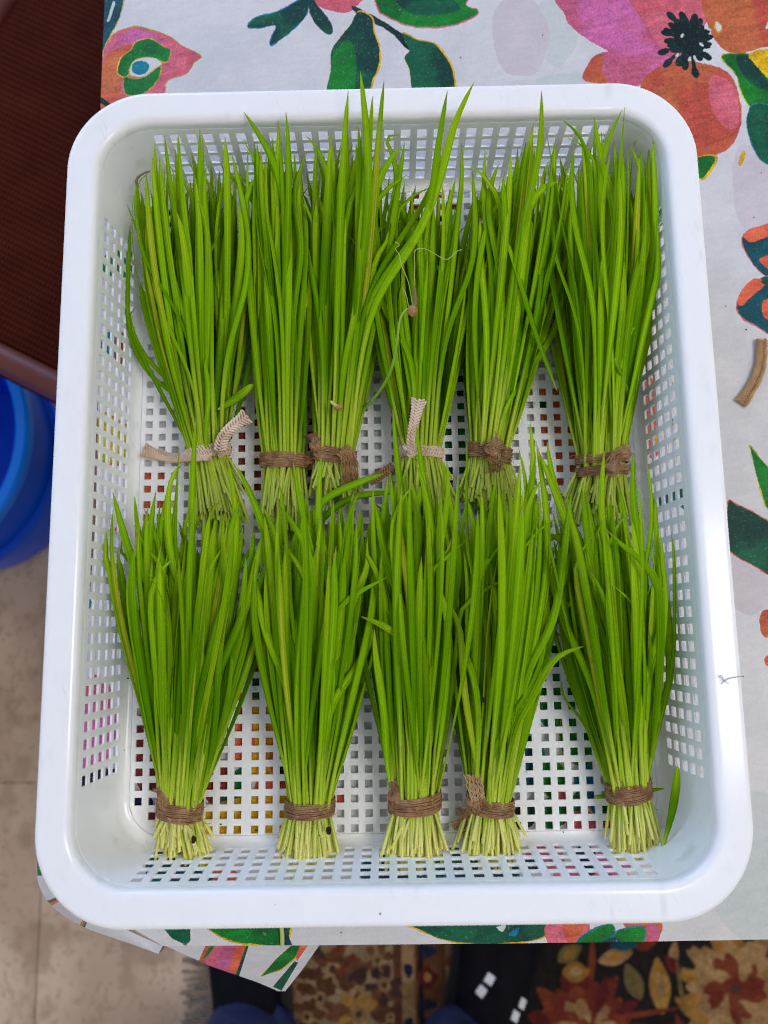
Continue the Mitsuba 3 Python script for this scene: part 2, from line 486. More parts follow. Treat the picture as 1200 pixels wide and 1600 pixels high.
def rug_leaf(px, py, L, W, rot, k, k2=None):
    c = at(px, py, ZR); L, W = L / 1030, W / 1030
    pts = [(-L, 0), (-L * .5, W * .8), (0, W), (L * .5, W * .7), (L, 0), (L * .5, -W * .7), (0, -W), (-L * .5, -W * .8)]
    g = affinity.translate(affinity.rotate(smooth_poly(pts, 5), rot, origin=(0, 0)), c[0], c[1])
    R.append((g, k))
    if k2 is not None:
        R.append((affinity.scale(g, .5, .5), k2))


def rug_flower(px, py, rad, k1, k2, k3, n=11, a0=0, a1=360, seed=1):
    r = random.Random(seed); c = at(px, py, ZR); q = rad / 1030
    for ring, kk, rs in ((1.0, k1, .38), (.74, k2, .30), (.45, k3, .24)):
        for i in range(n):
            t = math.radians(a0 + (a1 - a0) * (i + .5 * (ring < .8)) / n) + r.uniform(-.06, .06)
            R.append((blob(c[0] + ring * .62 * q * math.cos(t), c[1] + ring * .62 * q * math.sin(t), rs * q, q * .13, math.degrees(t), .22, r=r), kk if (i + int(ring * 10)) % 3 else k2))
    R.append((blob(c[0], c[1], q * .2, q * .16, 0, .3, r=r), 21)); R.append((blob(c[0], c[1], q * .1, q * .08, r=r), 25))


rug_flower(1150, 1545, 88, 20, 23, 21, 13, seed=3)
rug_flower(915, 1610, 85, 22, 21, 23, 13, seed=5)
rug_flower(1085, 1655, 60, 21, 20, 23, 10, seed=8)
rug_leaf(1031, 1540, 38, 15, 92, 20, 23); rug_leaf(990, 1534, 26, 13, 110, 24); rug_leaf(900, 1519, 20, 14, 0, 20, 23)
rug_leaf(962, 1495, 26, 11, 15, 23, 20); rug_leaf(1053, 1490, 18, 7, 80, 23); rug_leaf(1052, 1508, 16, 9, 130, 22); rug_leaf(1078, 1578, 26, 9, 140, 20)
rug_leaf(1000, 1585, 60, 4, 8, 21); rug_leaf(1063, 1540, 40, 3, 95, 24); rug_leaf(925, 1500, 34, 5, 85, 21); rug_leaf(890, 1490, 20, 12, 30, 24, 20)
rug_leaf(975, 1477, 20, 8, 0, 3); rug_leaf(940, 1555, 26, 9, 70, 22); rug_leaf(1010, 1475, 16, 8, 20, 21)
for _ in range(150):
    x, y = rr.uniform(xs2 + .03, rug_x1), rr.uniform(rug_y0, rug_y1)
    p0 = at(1000, 1540, ZR)
    if abs(x - p0[0]) < .28 and abs(y - p0[1]) < .12:
        continue
    R.append((blob(x, y, rr.uniform(.015, .05), rr.uniform(.008, .02), rr.uniform(0, 180), .35), rr.choice([20, 21, 22, 23, 24])))
rug = thing('rug', 'ornate rug with cream border and black field of gold flowers under the table', 'rug')
mesh, uv = patchwork(rug_base, 17, R, lambda v: np.column_stack([v, np.full(len(v), ZR)]))
part(rug, 'pile', mesh, 'rug_pile', uv=uv)
fr = []
for i in range(420):
    y = rug_y0 + (i + .5) / 420 * (rug_y1 - rug_y0)
    if not (-.95 < y < -.2):
        continue
    L = .040 + rng.uniform(-.008, .008); dy = rng.normal(0, .006)
    fr.append(tube(spline([(xl + .004, y, ZR - .004), (xl - L * .5, y + dy * .4 + rng.normal(0, .002), ZF + .004), (xl - L, y + dy, ZF + .0022)], 6), .0016, 5))
scene[rug + '__fringe'] = mikit.ply(join(fr), 'rug_yarn', True); labels[rug + '__fringe'] = {'label': 'tan yarn fringe at the rug end', 'kind': 'stuff'}

# ------------------------------------------------------------------ table and cloth
yfront = at(700, 1474, 0)[1]; xleft = at(161, 90, 0)[0]
tb = thing('table', 'wooden table hidden under the floral cloth', 'table')
TX0, TX1, TY0, TY1 = xleft + .004, .62, yfront + .004, .75
tp = Polygon([(TX0, TY0 + .09), (TX0 + .02, TY0 + .05), (TX0 + .06, TY0 + .015), (TX0 + .12, TY0), (TX1, TY0), (TX1, TY1), (TX0, TY1)])
tm_ = trimesh.creation.extrude_polygon(tp, .0288, engine='earcut'); tm_.apply_translation((0, 0, -.030))
part(tb, 'tabletop', tm_, 'table_wood')
for x in (TX0 + .05, TX1 - .05):
    for y in (TY0 + .12, TY1 - .05):
        part(tb, 'leg', boxm((x - .022, y - .022, ZF + .001), (x + .022, y + .022, -.0305), .003), 'table_wood', 30)

M = []


def CP(pts, k, smooth=True, edge=None, ek=7, z=0, off=(0, 0)):
    w = [at(x, y, z)[:2] for x, y in pts]
    g = smooth_poly(w, 6) if smooth else Polygon(w)
    if edge:
        M.append((affinity.translate(g.buffer(edge), *off), ek))
    M.append((g, k)); return g


def CE(px, py, rx, ry, k, rot=0, wob=.08, edge=None, ek=7, off=(0, 0)):
    c = at(px, py, 0); s = (at(px + 10, py, 0)[0] - c[0]) / 10
    g = blob(c[0], c[1], rx * s, ry * s, rot, wob, 12)
    if edge:
        M.append((affinity.translate(g.buffer(edge), *off), ek))
    M.append((g, k)); return g


E1 = .0006
# faint washes
CE(868, 45, 34, 62, 10); CE(812, 55, 44, 75, 9); CE(885, 128, 52, 14, 10); CE(1178, 300, 34, 85, 9); CE(1180, 1360, 70, 120, 10, wob=.15); CE(1165, 900, 40, 60, 9)
# upper left: leaf and bud
CP([(150, -10), (190, -10), (187, 25), (172, 55), (160, 80), (150, 60)], 3, edge=E1, ek=14)
CP([(172, 30), (180, 5), (176, 4), (168, 32)], 10)
CP([(150, 150), (156, 110), (164, 75), (180, 52), (210, 42), (240, 48), (265, 58), (285, 72), (313, 87), (303, 97), (290, 115), (262, 125), (255, 146), (225, 152), (180, 175), (150, 180)], 13, edge=E1, ek=14)
CP([(150, 150), (156, 115), (168, 85), (186, 72), (205, 70), (196, 90), (186, 110), (190, 145), (205, 156), (180, 175), (150, 180)], 6)
CP([(175, 78), (190, 55), (215, 46), (250, 58), (268, 74), (240, 66), (205, 68)], 4)
CP([(255, 66), (285, 76), (308, 88), (285, 113), (262, 122), (266, 90)], 13)
CP([(184, 108), (190, 90), (205, 78), (213, 66), (235, 61), (255, 73), (266, 79), (260, 96), (245, 93), (225, 91), (208, 98), (203, 110), (196, 120), (186, 116)], 2, edge=E1, ek=7)
CP([(195, 121), (215, 124), (235, 114), (250, 104), (245, 125), (225, 145), (200, 148), (194, 138)], 2, edge=E1, ek=14)
CP([(203, 116), (208, 98), (222, 91), (240, 91), (252, 99), (240, 108), (225, 119)], 0, edge=E1, ek=14)
CE(219, 106, 14, 12, 12, wob=.04)
CP([(158, 152), (175, 165), (172, 170), (156, 160)], 16)
# top middle
CP([(470, -15), (570, -15), (556, 10), (540, 20), (515, 16), (492, 6)], 13)
CP([(388, 42), (400, 28), (430, 20), (455, 8), (482, -8), (482, 10), (475, 28), (455, 48), (425, 70), (424, 60), (432, 40), (408, 43)], 1, edge=E1, ek=12)
CP([(486, -2), (500, 15), (515, 35), (518, 52), (505, 48), (490, 30), (484, 12)], 1, edge=E1, ek=3)
CP([(550, 8), (575, 20), (610, 40), (630, 54), (645, 72), (637, 78), (622, 62), (600, 44), (570, 31), (552, 17)], 16)
CP([(560, 18), (580, 28), (584, 50), (592, 75), (592, 100), (582, 125), (570, 150), (514, 150), (517, 110), (518, 80), (530, 60), (548, 38)], 1, edge=E1, ek=7, off=(.0006, 0))
CP([(522, 82), (545, 62), (556, 90), (550, 150), (514, 150), (517, 110)], 2)
CP([(628, 52), (650, 62), (680, 70), (700, 95), (708, 118), (706, 150), (650, 150), (640, 110), (632, 90), (640, 78)], 1, edge=E1, ek=7, off=(.0006, 0))
CP([(592, 15), (598, -12), (720, -12), (728, 8), (746, 16), (740, 25), (710, 38), (680, 42), (640, 40), (605, 25)], 2, edge=E1, ek=13, off=(0, -.0004))
CP([(620, -5), (690, -8), (720, 14), (680, 24), (640, 20)], 1)
# upper right: the big flower
CP([(884, -14), (1110, -14), (1105, 30), (1062, 95), (1036, 104), (1012, 122), (990, 135), (945, 128), (912, 124), (922, 96), (938, 83), (952, 80), (920, 62), (895, 42), (884, 24)], 4, edge=.0004, ek=13)
CP([(985, -14), (1110, -14), (1105, 30), (1062, 90), (1030, 70), (1010, 40)], 13)
CP([(912, 124), (922, 96), (936, 84), (944, 90), (940, 110), (950, 130)], 5)
CP([(1000, 140), (1015, 114), (1060, 96), (1120, 105), (1145, 125), (1157, 165), (1155, 200), (1140, 230), (1115, 243), (1090, 248), (1055, 240), (1010, 190)], 5, edge=.0004, ek=13)
CP([(1110, 120), (1143, 130), (1154, 165), (1152, 198), (1135, 200), (1112, 170)], 13)
CP([(1104, -14), (1215, -14), (1215, 62), (1185, 76), (1150, 84), (1130, 76), (1108, 45)], 5)
CP([(1196, 45), (1205, 25), (1206, 40)], 0)
CP([(1090, 247), (1117, 246), (1100, 276), (1090, 275)], 2, edge=E1 * 1.4, ek=7, off=(.001, -.0002))
CP([(1128, 90), (1142, 84), (1172, 86), (1188, 110), (1212, 132), (1212, 190), (1175, 168), (1158, 142), (1150, 116)], 2, edge=E1, ek=14)
CP([(1150, 88), (1175, 90), (1190, 115), (1205, 140), (1180, 135), (1160, 115)], 1)
CP([(1170, 84), (1212, 80), (1212, 128), (1190, 112)], 7)
CP([(1168, 195), (1170, 175), (1180, 163), (1212, 176), (1212, 248), (1192, 252), (1176, 226)], 1, edge=E1, ek=12)
CP([(1153, 257), (1159, 238), (1165, 237), (1163, 250), (1157, 258)], 7)
rs = random.Random(4); cx, cy = 1078, 64
stam = []
for i in range(30):
    t = i / 30 * 2 * math.pi + rs.uniform(-.12, .12); L = rs.uniform(26, 46) * (1.12 if math.cos(t) < .3 else .85) * (1 if i % 2 else .8)
    a = at(cx + 8 * math.cos(t), cy + 8 * math.sin(t), 0)[:2]; b = at(cx + L * math.cos(t), cy + L * math.sin(t), 0)[:2]
    stam.append(LineString([a, b]).buffer(.0011))
    stam.append(affinity.rotate(affinity.scale(Point(b).buffer(.0026), 1.5, .85), -math.degrees(t)))
c0 = at(cx, cy, 0); stam.append(affinity.scale(Point(c0[0], c0[1]).buffer(.0098), 1, 1.1))
M.append((unary_union(stam), 16))
for dx, dy in ((-12, -8), (18, 6), (-20, 22), (8, 26), (30, -18)):
    CE(cx + dx, cy + dy, 4, 2, 10, rs.uniform(0, 180))
CE(1122, 42, 4, 8, 0, 10, edge=E1, ek=7)
# right side
CP([(1160, 378), (1168, 362), (1195, 352), (1215, 352), (1215, 434), (1190, 425), (1172, 405)], 3, edge=E1, ek=13)
CP([(1162, 368), (1175, 358), (1200, 350), (1212, 362), (1190, 374), (1172, 378)], 15)
CP([(1186, 408), (1200, 400), (1215, 410), (1215, 428)], 15)
CP([(1152, 478), (1158, 458), (1175, 442), (1215, 436), (1215, 520), (1180, 508), (1158, 494)], 3, edge=E1, ek=13)
CP([(1152, 470), (1160, 452), (1178, 436), (1198, 440), (1188, 452), (1170, 468), (1158, 478)], 15)
CP([(1190, 480), (1195, 468), (1215, 466), (1215, 500), (1196, 498)], 15)
CP([(1188, 440), (1215, 432), (1215, 450)], 1)
CP([(1172, 697), (1190, 720), (1215, 745), (1215, 812), (1196, 790), (1182, 740)], 2, False, edge=E1, ek=14)
CP([(1138, 786), (1150, 789), (1178, 802), (1215, 830), (1215, 898), (1176, 882), (1148, 866), (1138, 850)], 1, edge=E1, ek=6)
CE(1200, 975, 14, 24, 5); CE(1203, 1032, 8, 10, 15)
# front strip
CP([(248, 1440), (298, 1440), (298, 1468), (291, 1477), (268, 1466)], 1, False)
CP([(326, 1440), (442, 1440), (442, 1476), (390, 1474), (352, 1466)], 2, edge=E1 * 1.6, ek=7)
CP([(436, 1440), (446, 1440), (456, 1476), (440, 1478)], 3, False)
CP([(640, 1440), (860, 1440), (852, 1462), (812, 1472), (740, 1474), (695, 1468), (655, 1452)], 1, edge=E1, ek=7)
CP([(775, 1448), (790, 1446), (785, 1456)], 10); CP([(795, 1460), (812, 1448), (806, 1462)], 12)
CP([(857, 1440), (918, 1440), (905, 1474), (860, 1476)], 13, edge=.0003, ek=5); CP([(880, 1440), (915, 1440), (898, 1472), (885, 1470)], 6)
CP([(975, 1440), (1031, 1440), (1030, 1466), (1018, 1476), (1000, 1474)], 6); CP([(1012, 1445), (1030, 1450), (1028, 1470), (1015, 1474)], 4)
CP([(902, 1476), (918, 1458), (950, 1445), (960, 1452), (955, 1464), (930, 1476)], 2, edge=E1, ek=12)
CP([(964, 1456), (1002, 1448), (1006, 1468), (985, 1478), (962, 1474)], 2, edge=E1, ek=12)
CP([(940, 1472), (960, 1464), (972, 1474), (955, 1480)], 3)
# what shows through the holes of the basket
CE(238, 1170, 30, 70, 8, edge=.0005, ek=9); CE(215, 1262, 26, 22, 11); CE(236, 1276, 12, 14, 8); CE(148, 1135, 34, 80, 4); CE(165, 1225, 45, 22, 11)
CP([(196, 1018), (232, 1018), (238, 1052), (196, 1055)], 6); CE(340, 1225, 24, 30, 8)
CE(412, 1030, 22, 25, 15); CE(412, 1052, 14, 8, 12); CP([(385, 1056), (440, 1056), (440, 1086), (385, 1088)], 2, edge=E1, ek=7)
CE(410, 1150, 34, 58, 7, wob=.2); CE(380, 1140, 18, 55, 15, wob=.2); CE(438, 1185, 18, 40, 15); CE(445, 1195, 16, 32, 16); CE(376, 1228, 15, 24, 2, edge=E1, ek=12); CE(358, 1250, 14, 12, 3)
CP([(325, 1262), (440, 1240), (462, 1262), (445, 1312), (320, 1312)], 7, edge=E1, ek=14); CE(430, 1228, 34, 15, 15); CE(532, 1225, 16, 32, 15); CE(573, 1062, 8, 10, 13)
CP([(222, 750), (262, 745), (262, 790), (255, 900), (222, 900)], 6, edge=.0004, ek=8); CE(240, 910, 20, 14, 12); CE(224, 835, 22, 30, 15)
CP([(362, 640), (452, 655), (440, 770), (372, 755)], 8, edge=.0005, ek=6); CE(425, 745, 14, 14, 16)
CP([(485, 655), (515, 660), (512, 760), (470, 760)], 8)
CE(252, 345, 16, 26, 1); CE(188, 412, 30, 24, 2); CE(262, 380, 14, 10, 16); CE(172, 540, 16, 22, 12); CE(188, 545, 10, 26, 8); CE(150, 668, 14, 12, 11); CP([(132, 640), (205, 672), (205, 722), (128, 712)], 14, edge=E1, ek=6); CE(140, 700, 10, 6, 6)
CE(665, 330, 45, 34, 8, wob=.2); CE(676, 318, 24, 12, 15); CE(672, 345, 22, 14, 16); CE(640, 380, 20, 20, 6)
CE(714, 680, 24, 62, 2, edge=E1, ek=12); CE(700, 730, 18, 24, 3); CE(722, 600, 18, 20, 1)
CP([(840, 608), (890, 606), (905, 700), (905, 766), (872, 770), (850, 690)], 6, edge=.0005, ek=5); CE(890, 690, 12, 12, 14); CE(848, 630, 14, 12, 1)
CP([(1005, 598), (1022, 600), (1032, 700), (1008, 706)], 6); CE(1028, 690, 8, 14, 7); CE(1024, 325, 18, 34, 2, edge=E1, ek=7); CP([(1014, 780), (1080, 764), (1084, 806), (1060, 790), (1016, 795)], 1, edge=E1, ek=12)
CP([(838, 1000), (905, 990), (915, 1060), (905, 1130), (845, 1125)], 2, edge=E1, ek=12); CP([(880, 1120), (940, 1100), (938, 1190), (885, 1185)], 2, edge=E1, ek=14); CE(830, 1190, 22, 40, 3, edge=E1, ek=12); CE(862, 1215, 20, 30, 2, edge=E1, ek=14); CE(916, 1225, 20, 30, 12)
CE(815, 1272, 24, 22, 16); CE(860, 1270, 30, 22, 2); CE(905, 1255, 14, 16, 2); CE(910, 1290, 26, 22, 13); CE(950, 1290, 20, 16, 8); CE(935, 1262, 14, 10, 12, edge=E1, ek=7); CE(875, 1248, 12, 12, 13); CE(952, 1262, 14, 14, 2)
CP([(238, 1325), (300, 1325), (310, 1384), (236, 1384)], 3, edge=E1, ek=2); CE(315, 1345, 24, 12, 14); CE(350, 1368, 22, 10, 6); CE(320, 1372, 14, 8, 3)
CP([(590, 1335), (780, 1322), (790, 1386), (585, 1386)], 3, edge=E1, ek=12); CE(665, 1345, 60, 14, 2); CE(620, 1375, 30, 14, 11); CE(650, 1348, 10, 6, 12)
CE(850, 1340, 30, 24, 13); CE(900, 1370, 34, 18, 13); CE(915, 1345, 20, 24, 11); CE(955, 1350, 30, 22, 4); CE(948, 1375, 14, 10, 11); CE(980, 1380, 14, 14, 13); CE(830, 1350, 16, 10, 16)
CE(560, 700, 60, 90, 10); CE(550, 1150, 60, 90, 10)
CE(137, 942, 6, 10, 12); CE(187, 830, 8, 10, 15); CE(150, 1010, 30, 22, 10)

cornerx = [at(161, 200, 0)[:2], at(150, 800, 0)[:2], at(118, 1240, 0)[:2], at(122, 1350, 0)[:2], at(160, 1425, 0)[:2], at(255, 1478, 0)[:2]]
outline = [at(157, 165, 0)[:2], at(166, -60, 0)[:2], (xleft - .01, .78), (.66, .78), (.66, at(1200, 1468, 0)[1] + .004), at(1200, 1468, 0)[:2], at(900, 1473, 0)[:2], at(490, 1477, 0)[:2]] + cornerx[::-1][0:]
cloth = thing('tablecloth', 'white cotton tablecloth printed with pink, coral and green flowers under the basket', 'tablecloth')
base = Polygon(outline).buffer(0)
M = [(painterly(g, i), k) for i, (g, k) in enumerate(M)]
mesh, uv = patchwork(base, 0, M, lambda v: np.column_stack([v, np.full(len(v), 0.0)]))
part(cloth, 'top', mesh, 'printed_cloth', uv=uv)
# the corner of the cloth, which flares out and down over the table's corner
A = spline([(*c, 0) for c in cornerx[2:]], 40)
Bq = spline([at(95, 1235, -.03), at(58, 1342, -.05), at(66, 1396, -.055), at(124, 1444, -.05), at(200, 1464, -.04), at(258, 1479, -.012)], 40)
rows = np.stack([A * (1 - t) + Bq * t + np.array([0, 0, .010 * math.sin(math.pi * t)]) for t in np.linspace(0, 1, 8)])
i, j = np.meshgrid(np.arange(7), np.arange(39), indexing='ij'); ncol = 40
q = np.stack([i * ncol + j, i * ncol + j + 1, (i + 1) * ncol + j + 1, (i + 1) * ncol + j], -1).reshape(-1, 4)
drape = trimesh.Trimesh(rows.reshape(-1, 3), np.vstack([q[:, [0, 1, 2]], q[:, [0, 2, 3]]]), process=False)
ids = np.zeros((8, 40)); ids[4:7, 8:13] = 2; ids[3:7, 1:7] = 4; ids[3:8, 18:24] = 9
part(cloth, 'corner_drape', drape, 'printed_cloth', True, uv=np.column_stack([ids.ravel() + .5, ids.ravel() * 0]))
# the flap hanging at the front
fa, fb, fc = at(252, 1478, -.004), at(490, 1477, -.004), at(440, 1548, -.10)
fn = np.cross(fb - fa, fc - fa); fn /= np.linalg.norm(fn); ex = (fb - fa) / np.linalg.norm(fb - fa); ey = np.cross(fn, ex)


def onflap(px, py):
    d = (px - 600) / FPX * RIGHT + (800 - py) / FPX * UP - BACK
    p = CAM + d * (np.dot(fa - CAM, fn) / np.dot(d, fn)) - fa
    return (p @ ex, p @ ey)


def FP(pts):
    return Polygon([onflap(*p) for p in pts]).buffer(0)


FM = [(FP([(322, 1476), (384, 1474), (368, 1526), (310, 1504)]), 4), (FP([(338, 1476), (350, 1475), (333, 1510), (322, 1507)]), 13), (FP([(322, 1476), (332, 1476), (318, 1506), (310, 1503)]), 5), (FP([(330, 1476), (338, 1475), (326, 1492), (316, 1500)]), 2),
      (FP([(372, 1474), (386, 1474), (370, 1522), (356, 1516)]), 15), (FP([(386, 1474), (390, 1474), (373, 1527), (368, 1524)]), 1),
      (FP([(455, 1474), (470, 1474), (462, 1498), (440, 1516), (410, 1524), (404, 1528), (430, 1500)]), 7), (FP([(457, 1474), (470, 1474), (461, 1496), (440, 1514), (408, 1526), (432, 1498)]), 2),
      (FP([(470, 1474), (482, 1474), (464, 1502), (462, 1494)]), 15), (FP([(460, 1502), (466, 1504), (440, 1548), (426, 1542)]), 1)]
fbase = FP([(250, 1474), (493, 1474), (462, 1526), (442, 1547), (436, 1549), (400, 1534), (330, 1510), (290, 1492)])
mesh, uv = patchwork(fbase, 0, FM, lambda v: fa + v[:, :1] * ex + v[:, 1:2] * ey + (.006 * np.sin(v[:, :1] * 60)) * fn * np.clip(-v[:, 1:2] * 30, 0, 1))
part(cloth, 'hanging_flap', mesh, 'printed_cloth', uv=uv)
hem = [fa + onflap(x, y)[0] * ex + onflap(x, y)[1] * ey + .001 * fn for x, y in ((492, 1474), (480, 1492), (462, 1518), (438, 1549))]
_t, _w, _n = frames(spline(hem, 14), fn)
hp = spline(hem, 14)
part(cloth, 'hem', loft(np.stack([hp + _w * .003 + _n * .0008, hp + _w * .003 - _n * .0008, hp - _w * .003 - _n * .0008, hp - _w * .003 + _n * .0008], 1)), 'printed_cloth', uv=np.tile([[.5, 0]], (14 * 4 + 2, 1)))
# skirts that hang behind the edges
sk = []
for pts in ([(xleft + .001, y, 0) for y in np.linspace(TY0 + .03, TY1, 60)], [(x, yfront + .0015, 0) for x in np.linspace(TX0 + .10, TX1, 60)]):
    p = np.array(pts); dn = []
    for kz in np.linspace(0, 1, 6):
        o = np.zeros_like(p); o[:, 2] = -.002 - .2 * kz
        wv = .008 * kz * (1 + np.sin(np.arange(60) * .55))
        o[:, 0 if abs(p[0, 0] - p[-1, 0]) < .01 else 1] = wv
        dn.append(p + o)
    dn = np.stack(dn); i, j = np.meshgrid(np.arange(5), np.arange(59), indexing='ij')
    q = np.stack([i * 60 + j, i * 60 + j + 1, (i + 1) * 60 + j + 1, (i + 1) * 60 + j], -1).reshape(-1, 4)
    s_ = trimesh.Trimesh(dn.reshape(-1, 3), np.vstack([q[:, [0, 1, 2]], q[:, [0, 2, 3]]]), process=False)
    part(cloth, 'skirt', s_, 'printed_cloth', True, uv=np.tile([[.5, 0]], (len(s_.vertices), 1)))

# ------------------------------------------------------------------ brown chair
ZS = -.27
e0, e1 = at(0, 534, ZS), at(81, 574, ZS)
d = (e1 - e0)[:2] / np.linalg.norm((e1 - e0)[:2]); ang = math.degrees(math.atan2(d[1], d[0]))
chair = thing('chair', 'brown woven seat with a rounded brown vinyl edge beside the table', 'chair')
origin = e0[:2] + d * .06
rot = trimesh.transformations.rotation_matrix(math.radians(ang), (0, 0, 1)); mv = trimesh.transformations.translation_matrix((*origin, 0))


def chairm(m):
    m.apply_transform(rot); m.apply_transform(mv); return m


sa, sb = .235, .25          # half sizes of the woven field; local frame: front edge along x at y = 0, seat towards +y
ring = lambda a, b, r, z: rrect(a, b, r, z, 10, 4) + np.array([0, sb, 0])
seat = loft([ring(sa - .002, sb - .002, .03, ZS - .03), ring(sa, sb, .03, ZS - .004), ring(sa - .002, sb - .002, .03, ZS - .001), ring(sa - .012, sb - .012, .025, ZS + .0005), ring(sa - .1, sb - .1, .02, ZS + .003)])
part(chair, 'seat', chairm(seat), 'brown_weave', 35)
prof = [(0.0005, -.035), (.0005, -.002)] + [(.012 - .0115 * math.cos(t), .0035 + .011 * math.sin(t) - .004) for t in np.linspace(.2, math.pi - .1, 9)] + [(.0265, -.012), (.027, -.04)]
edge = loft([ring(sa + o, sb + o, .03 + o, ZS + z) for o, z in prof], closed_loop=True)
part(chair, 'edge_trim', chairm(edge), 'brown_vinyl', True)
for x in (-sa + .02, sa - .02):
    for y in (.03, 2 * sb - .03):
        part(chair, 'leg', chairm(tube([(x, y, ZF + .001), (x, y, ZS - .0305)], .011, 12)), 'dark_metal', 40)

# ------------------------------------------------------------------ blue tub
tub = thing('tub', 'round blue plastic tub on the floor under the brown chair', 'tub')
TZ = -.475
tc = at(-184, 682, TZ); tr = abs(at(-184 + 218, 682, TZ)[0] - tc[0])


def lathe(prof, c, n=96):
    a = np.linspace(0, 2 * np.pi, n, endpoint=False)
    return loft([np.column_stack([c[0] + r * np.cos(a), c[1] + r * np.sin(a), np.full(n, z)]) for r, z in prof], closed_loop=True)


rb = tr * .93; zb = ZF + .002
part(tub, 'body', lathe([(tr - .004, TZ - .012), (rb + .006, TZ - .10), (rb + .004, TZ - .105), (rb + .001, TZ - .15), (rb - .012, zb + .02), (rb - .02, zb), (.002, zb), (.002, zb + .004), (rb - .024, zb + .004), (rb - .004, TZ - .10), (tr - .009, TZ - .012)], tc), 'blue_plastic', 40)
part(tub, 'rim', lathe([(tr - .0085, TZ - .0115), (tr - .009, TZ - .002), (tr - .006, TZ + .001), (tr + .004, TZ + .001), (tr + .0075, TZ - .002), (tr + .008, TZ - .014), (tr + .0055, TZ - .014), (tr + .005, TZ - .0115)], tc), 'bright_blue_plastic', 40)
part(tub, 'band', lathe([(rb + .0075, TZ - .098), (rb + .014, TZ - .100), (rb + .014, TZ - .114), (rb + .0055, TZ - .116)], tc), 'blue_plastic', 40)

# ------------------------------------------------------------------ the photographer's legs
man = thing('person', 'person standing at the table in navy trousers and black shoes with white patches', 'person')


def shoe(ax, ay, rot_deg, L=.30, W=.118):
    """Ankle above (ax, ay); toe towards +y before turning."""
    secs = [(-.075, .030, .060), (-.06, .040, .085), (-.03, .044, .095), (.01, .043, .098), (.05, .044, .088), (.09, .049, .072), (.13, .055, .058), (.165, .057, .050), (.195, .050, .044), (.215, .036, .036), (.225, .016, .024)]
    rings = []
    for y, w, h in secs:
        a = np.linspace(0, 2 * np.pi, 28, endpoint=False)
        x = w * np.sign(np.cos(a)) * np.abs(np.cos(a)) ** .8; z = .022 + h * .5 + h * .5 * np.sign(np.sin(a)) * np.abs(np.sin(a)) ** .8
        rings.append(np.column_stack([x, np.full(28, y), z]))
    up = loft(rings)
    so = Polygon([(w_, y) for y, w_, _ in [(y, w * 1.06, h) for y, w, h in secs]] + [(-w_, y) for y, w_, _ in [(y, w * 1.06, h) for y, w, h in secs][::-1]]).buffer(.003)
    sole = trimesh.creation.extrude_polygon(so, .026, engine='earcut')
    m = trimesh.transformations.rotation_matrix(math.radians(rot_deg), (0, 0, 1)); m[:3, 3] = (ax, ay, ZR + .001)
    for g in (up, sole):
        g.apply_transform(m)
    return up, sole, m


def leg(ax, ay, kx, ky):
    pts = spline([(ax, ay, ZR + .075), (ax, ay - .004, ZR + .15), (ax + (kx - ax) * .5, ay + (ky - ay) * .5, ZR + .30), (kx, ky, ZR + .50)], 26)
    a = np.linspace(0, 2 * np.pi, 36, endpoint=False); rings = []
    for i, p in enumerate(pts):
        f = i / 25; r = .060 + .016 * f
        wr = 1 + .07 * np.sin(a * 3 + i * .9) * (1 - f) + .05 * np.sin(a * 2 - i * 1.3)
        rings.append(np.column_stack([p[0] + r * wr * np.cos(a), p[1] + r * 1.1 * wr * np.sin(a), p[2] + .006 * np.sin(a * 2 + i)]))
    return loft(rings)


feet = []
for (px, py, rotd, kx, ky) in ((394, 1602, 5, -.20, -.62), (748, 1616, -16, .13, -.63)):
    c = at(px, py, ZR + .05)
    up, sole, m = shoe(c[0], c[1], rotd)
    sk_ = part(man, 'shoe', up, 'black_shoe', True, label='black shoe with white square patches' if px > 600 else 'black shoe under the cloth flap')
    part(sk_, 'sole', sole, 'shoe_rubber', 30)
    part(man, 'trouser_leg', leg(c[0] - (.026 if px > 600 else -.002), c[1] + (-.014 if px < 600 else -.016), kx, ky), 'navy_cloth', True)
    feet.append((up, sk_))
up, sk_ = feet[1]
caster = trimesh.ray.ray_triangle.RayMeshIntersector(up)
for px, py in ((752, 1549), (765, 1530), (805, 1588), (816, 1568)):
    dirv = (px - 600) / FPX * RIGHT + (800 - py) / FPX * UP - BACK
    loc, ri, ti = caster.intersects_location([CAM], [dirv], multiple_hits=True)
    if not len(loc):
        continue
    h = loc[np.argmin(((loc - CAM) ** 2).sum(1))]; nrm = up.face_normals[ti[np.argmin(((loc - CAM) ** 2).sum(1))]]
    x = np.cross((0, 1, 0), nrm); x /= np.linalg.norm(x); y = np.cross(nrm, x)
    b = boxm((-.0055, -.0060, -.003), (.0055, .0060, .0012), .0008)
    mm = np.eye(4); ca, sa_ = math.cos(.65), math.sin(.65)
    mm[:3, 0] = ca * x - sa_ * y; mm[:3, 1] = sa_ * x + ca * y; mm[:3, 2] = nrm; mm[:3, 3] = h
    b.apply_transform(mm); part(sk_, 'white_patch', b, 'white_patch', 30)

